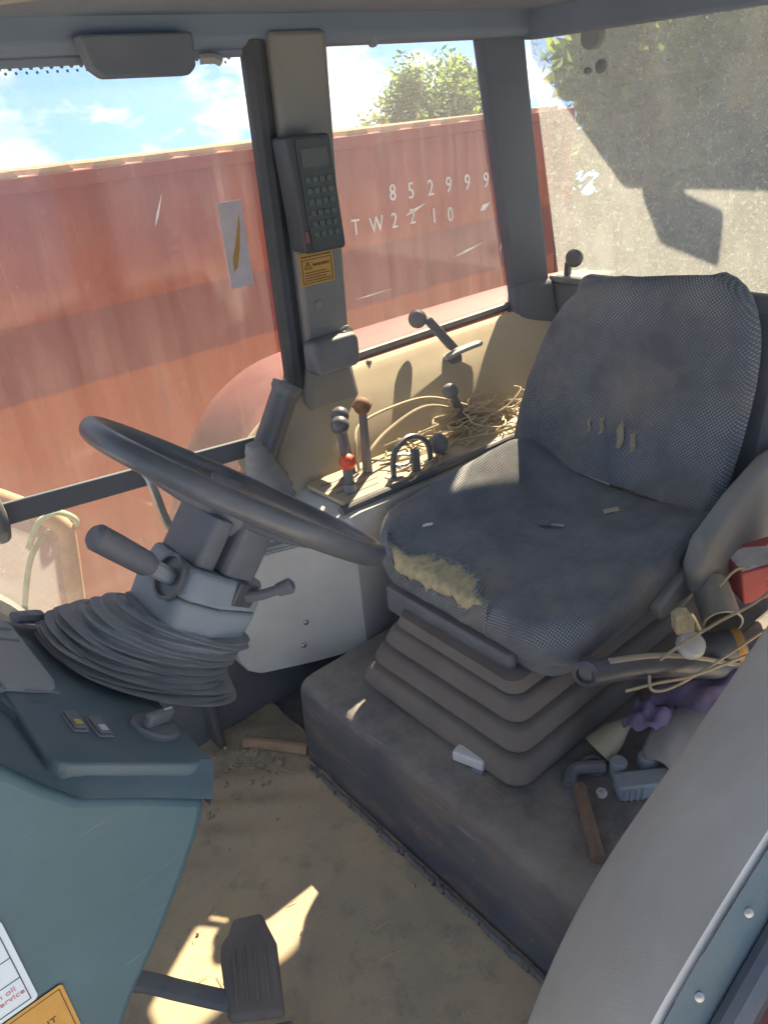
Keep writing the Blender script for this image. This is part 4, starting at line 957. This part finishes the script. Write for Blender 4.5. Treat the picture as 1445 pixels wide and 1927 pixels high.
part('clip', G().tube(spline([(1.165, 1.36, .655), (1.14, 1.375, .658), (1.118, 1.375, .650), (1.118, 1.36, .642), (1.14, 1.352, .640), (1.165, 1.352, .643)], 4), .0045, 7), M['steel'], ft)
# twine on the console
rnd = random.Random(12)
def tw(pts, lab, r_=.0042):
    return solo('twine', G().tube(spline(pts, 7), r_, 6), M['wire'], pts[0], lab, 'twine')
tw([(1.065, 1.45, .62), (1.07, 1.46, .68), (1.12, 1.50, .715), (1.25, 1.53, .715), (1.40, 1.53, .70), (1.55, 1.50, .63)], 'long pale twine arching from the brown knob lever along the liner')
tw([(1.075, 1.43, .62), (1.10, 1.44, .665), (1.20, 1.47, .69), (1.34, 1.48, .705), (1.48, 1.47, .65), (1.60, 1.45, .62)], 'second pale twine running just below the long arch')
g = G()
for k in range(17):
    c_ = V((1.43+rnd.uniform(-.20, .20), 1.42+rnd.uniform(-.05, .05), .618+rnd.uniform(0, .03))); ra = rnd.uniform(.035, .11); tl = rnd.uniform(.15, .7); ph = rnd.uniform(0, 6); ec = rnd.uniform(.3, .75); n_ = rnd.randint(6, 13)
    g.tube(spline([c_+V((math.cos(ph+a)*ra*rnd.uniform(.85, 1.15), math.sin(ph+a)*ra*ec+rnd.uniform(-.012, .012), max(-.012, .5*ra*tl*(1+math.sin(ph*2+a))+rnd.uniform(-.004, .006)))) for a in [i*.6 for i in range(n_)]], 4), rnd.uniform(.0018, .0028), 6)
solo('twine_tangle', g, M['wire'], (1.42, 1.42, .61), 'tangled heap of pale twine loops on the console beside the seat back', 'twine')
g = G()
for k in range(70):
    p = V((rnd.uniform(1.12, 1.72), rnd.uniform(1.35, 1.49), .613)); d = V((rnd.gauss(0, .03), rnd.gauss(0, .02), rnd.uniform(-.002, .008))); g.tube([p-d, p+d], [.003, .002], 5)
props(part('straw_litter', g, M['wire'], smooth=0), kind='stuff')

# ================================================================== PEDAL
pd = thing('clutch_pedal', (.26, .86, .13), 'grey rubber clutch pedal on a curved arm over the sunlit floor', 'pedal')
pM = frame((.268, .845, .135), V((.86, -.51, 0)).normalized(), V((.42, .75, .20)).normalized(), V((0, 0, 1)))
part('pad', G().prism([(-.042, -.075), (.052, -.085), (.050, .03), (.036, .065), (.030, .085), (-.024, .085), (-.034, .06), (-.048, .045), (-.050, .02)], -.012, .010, pM), M['bellows'], pd, bevel=.008, seg=3)
for k in range(4): part('pad_rib', G().box((-.028+.018*k, -.06, .010), (-.022+.018*k, .03, .0135), pM), M['bellows'], pd, bevel=.002)
part('foot_plate', G().box((-.02, -.155, -.022), (.062, -.088, -.006), pM), M['black'], pd, bevel=.005)
part('arm', G().tube(spline([(.02, .95, .24), (.10, .93, .19), (.16, .885, .145), (.215, .83, .12), (.25, .80, .118)], 5), .020, 10, (1, .6)), M['black'], pd)

# ================================================================== CLUTTER
def rod(name, a, b, r_, mat, lab, cat): return solo(name, G().tube([a, V(a).lerp(V(b), .5), b], r_, 10), M[mat], a, lab, cat)
rod('wooden_stick', (.893, .623, .266), (.788, .504, .264), .0125, 'wood', 'short brown wooden stick lying on the seat platform', 'stick')
solo('hose_elbow', G().tube(spline([(.885, .640, .268), (.915, .655, .268), (.935, .645, .268), (.965, .618, .268)], 4), .013, 10), M['black'], (.92, .64, .25), 'bent black hose piece at the end of the wooden stick', 'hose')
gr_ = G(); rows = []
for k in range(24):
    a = 2*math.pi*k/24; d = V((math.cos(a), math.sin(a), 0)); rows.append([V((.965, .640, .256))+d*(.021+.006*math.cos(b))+V((0, 0, .006*math.sin(b))) for b in (R(q*60) for q in range(6))])
rows.append(rows[0]); solo('rubber_ring', gr_.rings(rows, cap=False), M['rubber'], (.965, .64, .25), 'flat black rubber ring on the seat platform', 'ring', smooth=80)
solo('white_nut', G().lathe([(.0105, 0), (.0105, .009), (.006, .0095), (.0055, .002), (.001, .002)], frame((.918, .590, .2505), FX, (0, 1, 0), FZ), 6), M['white'], (.918, .59, .25), 'small white nut beside the rubber ring', 'nut', smooth=0)
wb = thing('white_clip', (.80, .815, .25), 'white plastic clip with a black foot at the platform edge', 'clip')
wM2 = frame((.800, .822, .262), V((.35, -.94, 0)).normalized(), V((.94, .35, 0)).normalized(), FZ)
part('body', G().prism([(-.034, -.012), (.036, -.016), (.040, .008), (.012, .018), (-.030, .016)], -.008, .018, wM2), M['white'], wb, bevel=.005, seg=3)
part('foot', G().box((.012, -.022, -.012), (.036, .0, -.006), wM2), M['rubber'], wb)
cb = thing('ribbed_connector', (.975, .55, .252), 'grey ribbed plug housing with round caps on the platform', 'connector')
cM2 = frame((.965, .552, .266), V((.80, -.60, 0)), V((.60, .80, 0)), FZ)
part('body', G().box((-.035, -.022, -.014), (.075, .020, .022), cM2), M['housing'], cb, bevel=.005)
for k in range(4): part('rib', G().box((-.026+.011*k, -.0245, -.010), (-.021+.011*k, -.0222, .018), cM2), M['housing'], cb)
for x, y, r_ in ((-.015, .045, .017), (.045, .05, .020)): part('cap', G().lathe([(r_, -.014), (r_, .018), (r_*.8, .024), (.001, .025)], cM2 @ Matrix.Translation((x, y, 0)), 16), M['housing'], cb)
fn = thing('funnel', (1.02, .64, .30), 'tan plastic funnel with a long thin spout beside the bellows', 'funnel')
part('cone', G().tube([(.985, .648, .275), (1.02, .638, .300), (1.045, .628, .318), (1.09, .61, .335), (1.17, .585, .362)], [.034, .026, .012, .008, .006], 14), plain('tan_plastic', (.38, .33, .22), .6, .15, 12, .3), fn)
fl = G()
def flap(u, v):
    x = 1.02+.19*u; y = .575-.085*v+.01*math.sin(5*u); z = .268+.12*u*(1-.35*v)+.014*math.sin(6*u+3*v)+.02*math.sin(3.1*v)
    return V((x, y, z))
fl.grid(flap, 14, 10); o = solo('leather_flap', fl, M['flapmat'], (1.2, .53, .26), 'grey-brown leather flap propped behind the ribbed connector', 'leather flap'); m_ = o.modifiers.new('sol', 'SOLIDIFY'); m_.thickness = .004
def cloth(c_, sx, sy, seedv, lab, rotz=0):
    rn = random.Random(seedv); f1, f2, f3 = (rn.uniform(6, 14) for _ in range(3)); g = G(); c_ = V(c_)
    def f(u, v):
        a = 2*math.pi*u; r_ = v*(1+.08*math.sin(2*a+f1)+.05*math.sin(5*a+f2)); x, y = math.cos(a)*r_*sx, math.sin(a)*r_*sy
        return c_+V((x*math.cos(rotz)-y*math.sin(rotz), x*math.sin(rotz)+y*math.cos(rotz), .008*math.sin(f1*x*9+f2*y*4)+.006*math.sin(f2*y*14-f1*x*5)+.022*(1-v*v)-.012*v**4*math.sin(3*a+f3)))
    g.grid(f, 30, 9); return solo('purple_rag', g, M['purple'], c_, lab, 'rag', smooth=80)
cloth((1.20, .535, .385), .13, .065, 1, 'crumpled purple rag draped behind the seat adjuster arm', -.4)
cloth((1.08, .60, .335), .055, .035, 2, 'corner of purple rag hanging below the adjuster arm', -.3)
cloth((1.06, .478, .262), .05, .035, 3, 'scrap of purple rag beside the ribbed connector')
solo('litter_box', G().box((1.24, .42, .252), (1.62, .60, .345)), M['platform'], (1.43, .51, .25), 'low dark tool tray holding cans and rags left of the seat', 'tray', bevel=.01)
cn_ = thing('paint_can', (1.27, .575, .50), 'open grey tin can lying tilted on the rags', 'can')
part('can', G().lathe([(.036, -.05), (.037, -.045), (.037, .05), (.039, .052), (.035, .053), (.034, -.03), (.001, -.03)], aim((1.30, .60, .49), (1.22, .52, .46)), 20), M['tin'], cn_)
bd = thing('black_canister', (1.25, .55, .44), 'stubby black canister with a gold rim under the tin can', 'canister')
part('body', G().lathe([(.001, -.05), (.034, -.05), (.036, -.045), (.036, .045), (.033, .05), (.001, .051)], aim((1.245, .56, .425), (1.35, .47, .445)), 20), M['gloss'], bd)
part('rim', G().lathe([(.0365, .030), (.0378, .034), (.0378, .042), (.0365, .046)], aim((1.245, .56, .425), (1.35, .47, .445)), 20), M['amber'], bd)
solo('yellow_block', G().prism([(-.020, -.014), (.012, -.022), (.026, .002), (.006, .020), (-.016, .014)], -.018, .022, frame((1.135, .585, .545), V((.8, -.5, .3)).normalized(), V((.5, .86, 0)).normalized(), V((-.3, .1, .95)).normalized()), [(-.012, -.010), (.010, -.014), (.016, .004), (.002, .012), (-.012, .008)]), M['foam'], (1.135, .585, .54), 'lump of yellow foam beside the tin can', 'foam', smooth=0)
solo('white_lump', G().lathe([(.001, -.012), (.026, -.012), (.028, -.004), (.024, .010), (.012, .015), (.001, .016)], aim((1.15, .567, .488), (1.13, .50, .60)), 18), M['white'], (1.15, .567, .49), 'dirty white cap lying among the wire loops', 'cap')
rbx = frame((1.43, .59, .52), V((.75, -.6, .25)).normalized(), V((.6, .78, 0)).normalized(), V((-.2, .1, .97)).normalized())
rb = thing('red_carton', (1.43, .59, .48), 'red carton with a worn pale top by the seat back', 'carton')
part('box', G().box((-.05, -.05, -.05), (.12, .045, .035), rbx), M['redbox'], rb, bevel=.004)
part('pale_top', G().prism([(-.045, -.045), (.10, -.046), (.115, .02), (.06, .03), (.03, .012), (-.01, .03), (-.045, .02)], .0355, .0365, rbx), M['paint'], rb, smooth=0)
def wl_(pts, lab, r_=.0030, mat='wire'): return solo('loose_wire', G().tube(spline(pts, 7), r_, 6), M[mat], pts[0], lab, 'wire')
wl_([(1.06, .60, .46), (1.10, .575, .50), (1.20, .545, .525), (1.30, .52, .535), (1.42, .50, .575)], 'stiff pale wire running over the black canister')
wl_([(1.30, .60, .53), (1.36, .59, .55), (1.40, .555, .53), (1.40, .525, .49), (1.37, .50, .46)], 'wide grey wire loop hanging around the tin can')
wl_([(1.04, .585, .47), (1.03, .57, .45), (1.07, .55, .445), (1.16, .52, .465), (1.28, .49, .49)], 'lower pale wire bent in a hook by the white cap')
wl_([(.99, .60, .455), (1.05, .57, .455), (1.10, .54, .455), (1.17, .51, .46), (1.25, .48, .465)], 'thin grey wire lying on the purple rag')
# small things on the seat
kx, ky = 1.243, .985
ky_ = thing('ignition_key', (kx, ky, ctop(kx, ky)), 'small steel key with dark bow lying on the cushion', 'key')
kM_ = frame((kx, ky, ctop(kx, ky)+.004), V((.35, -.93, .05)).normalized(), V((.93, .35, 0)).normalized(), V((0, .05, 1)).normalized())
part('blade', G().box((.004, -.0045, 0), (.036, .0045, .003), kM_), M['brightsteel'], ky_)
part('bow', G().prism(rrect(-.022, -.010, .005, .010, .005, 3), 0, .006, kM_), M['black'], ky_, bevel=.001)
def flake(x, y, s, mat, lab, nm, cat): 
    z = ctop(x, y)+.002; return solo(nm, G().prism([(-s, -s*.5), (s*.9, -s*.4), (s, s*.5), (-s*.8, s*.5)], 0, .0012, frame((x, y, z), V((.8, -.6, .08)).normalized(), V((.6, .8, 0)), FZ)), M[mat], (x, y, z), lab, cat, smooth=0)
flake(1.02, 1.150, .0125, 'white', 'white paper scrap near the torn front edge of the cushion', 'paper_scrap', 'scrap')
flake(1.37, .905, .019, 'wire', 'pale splinter at the back of the cushion', 'splinter', 'scrap')
# crumbs and stones
rnd = random.Random(21); g = G()
for i in range(150):
    if rnd.random() < .55: x, y = rnd.gauss(.62, .08), rnd.gauss(1.36, .05)
    else: x, y = rnd.uniform(.0, .66), rnd.uniform(.45, 1.45)
    if x > .675: continue
    s = rnd.uniform(.0010, .0058)*(1.5 if y > 1.28 else .55); g.ball((x, y, s*.5+.002), s*rnd.uniform(.7, 1.3), 5, rnd.uniform(.5, 1.1))
gs = G()
for k in range(90):
    x, y = rnd.uniform(.05, .66), rnd.uniform(.5, 1.42); d = V((rnd.gauss(0, .010), rnd.gauss(0, .010), rnd.uniform(-.0005, .002))); p = V((x, y, .012 if y > 1.12 else .004)); gs.tube([p-d, p+d*.2+V((0, 0, .001)), p+d], [.0008, .0011, .0006], 4)
props(part('floor_straw', gs, M['wire'], smooth=0), kind='stuff')
props(part('floor_crumbs', g, M['debris'], smooth=0), kind='stuff')
for x, y, s, lab in ((.60, 1.40, .016, 'largest pale clod by the dark recess in the far floor corner'), (.675, 1.345, .012, 'whitish pebble in the far floor corner by the platform'), (.330, 1.00, .008, 'tiny pebble at the edge of the sunlit floor patch')):
    solo('clod', G().ball((x, y, s*.6), s, 8, .75), M['debris'], (x, y, 0), lab, 'clod', smooth=0)
rod('dirt_bar', (.60, 1.44, .02), (.70, 1.30, .02), .016, 'rust', 'dirt-caked bar lying at the foot of the seat platform', 'bar')
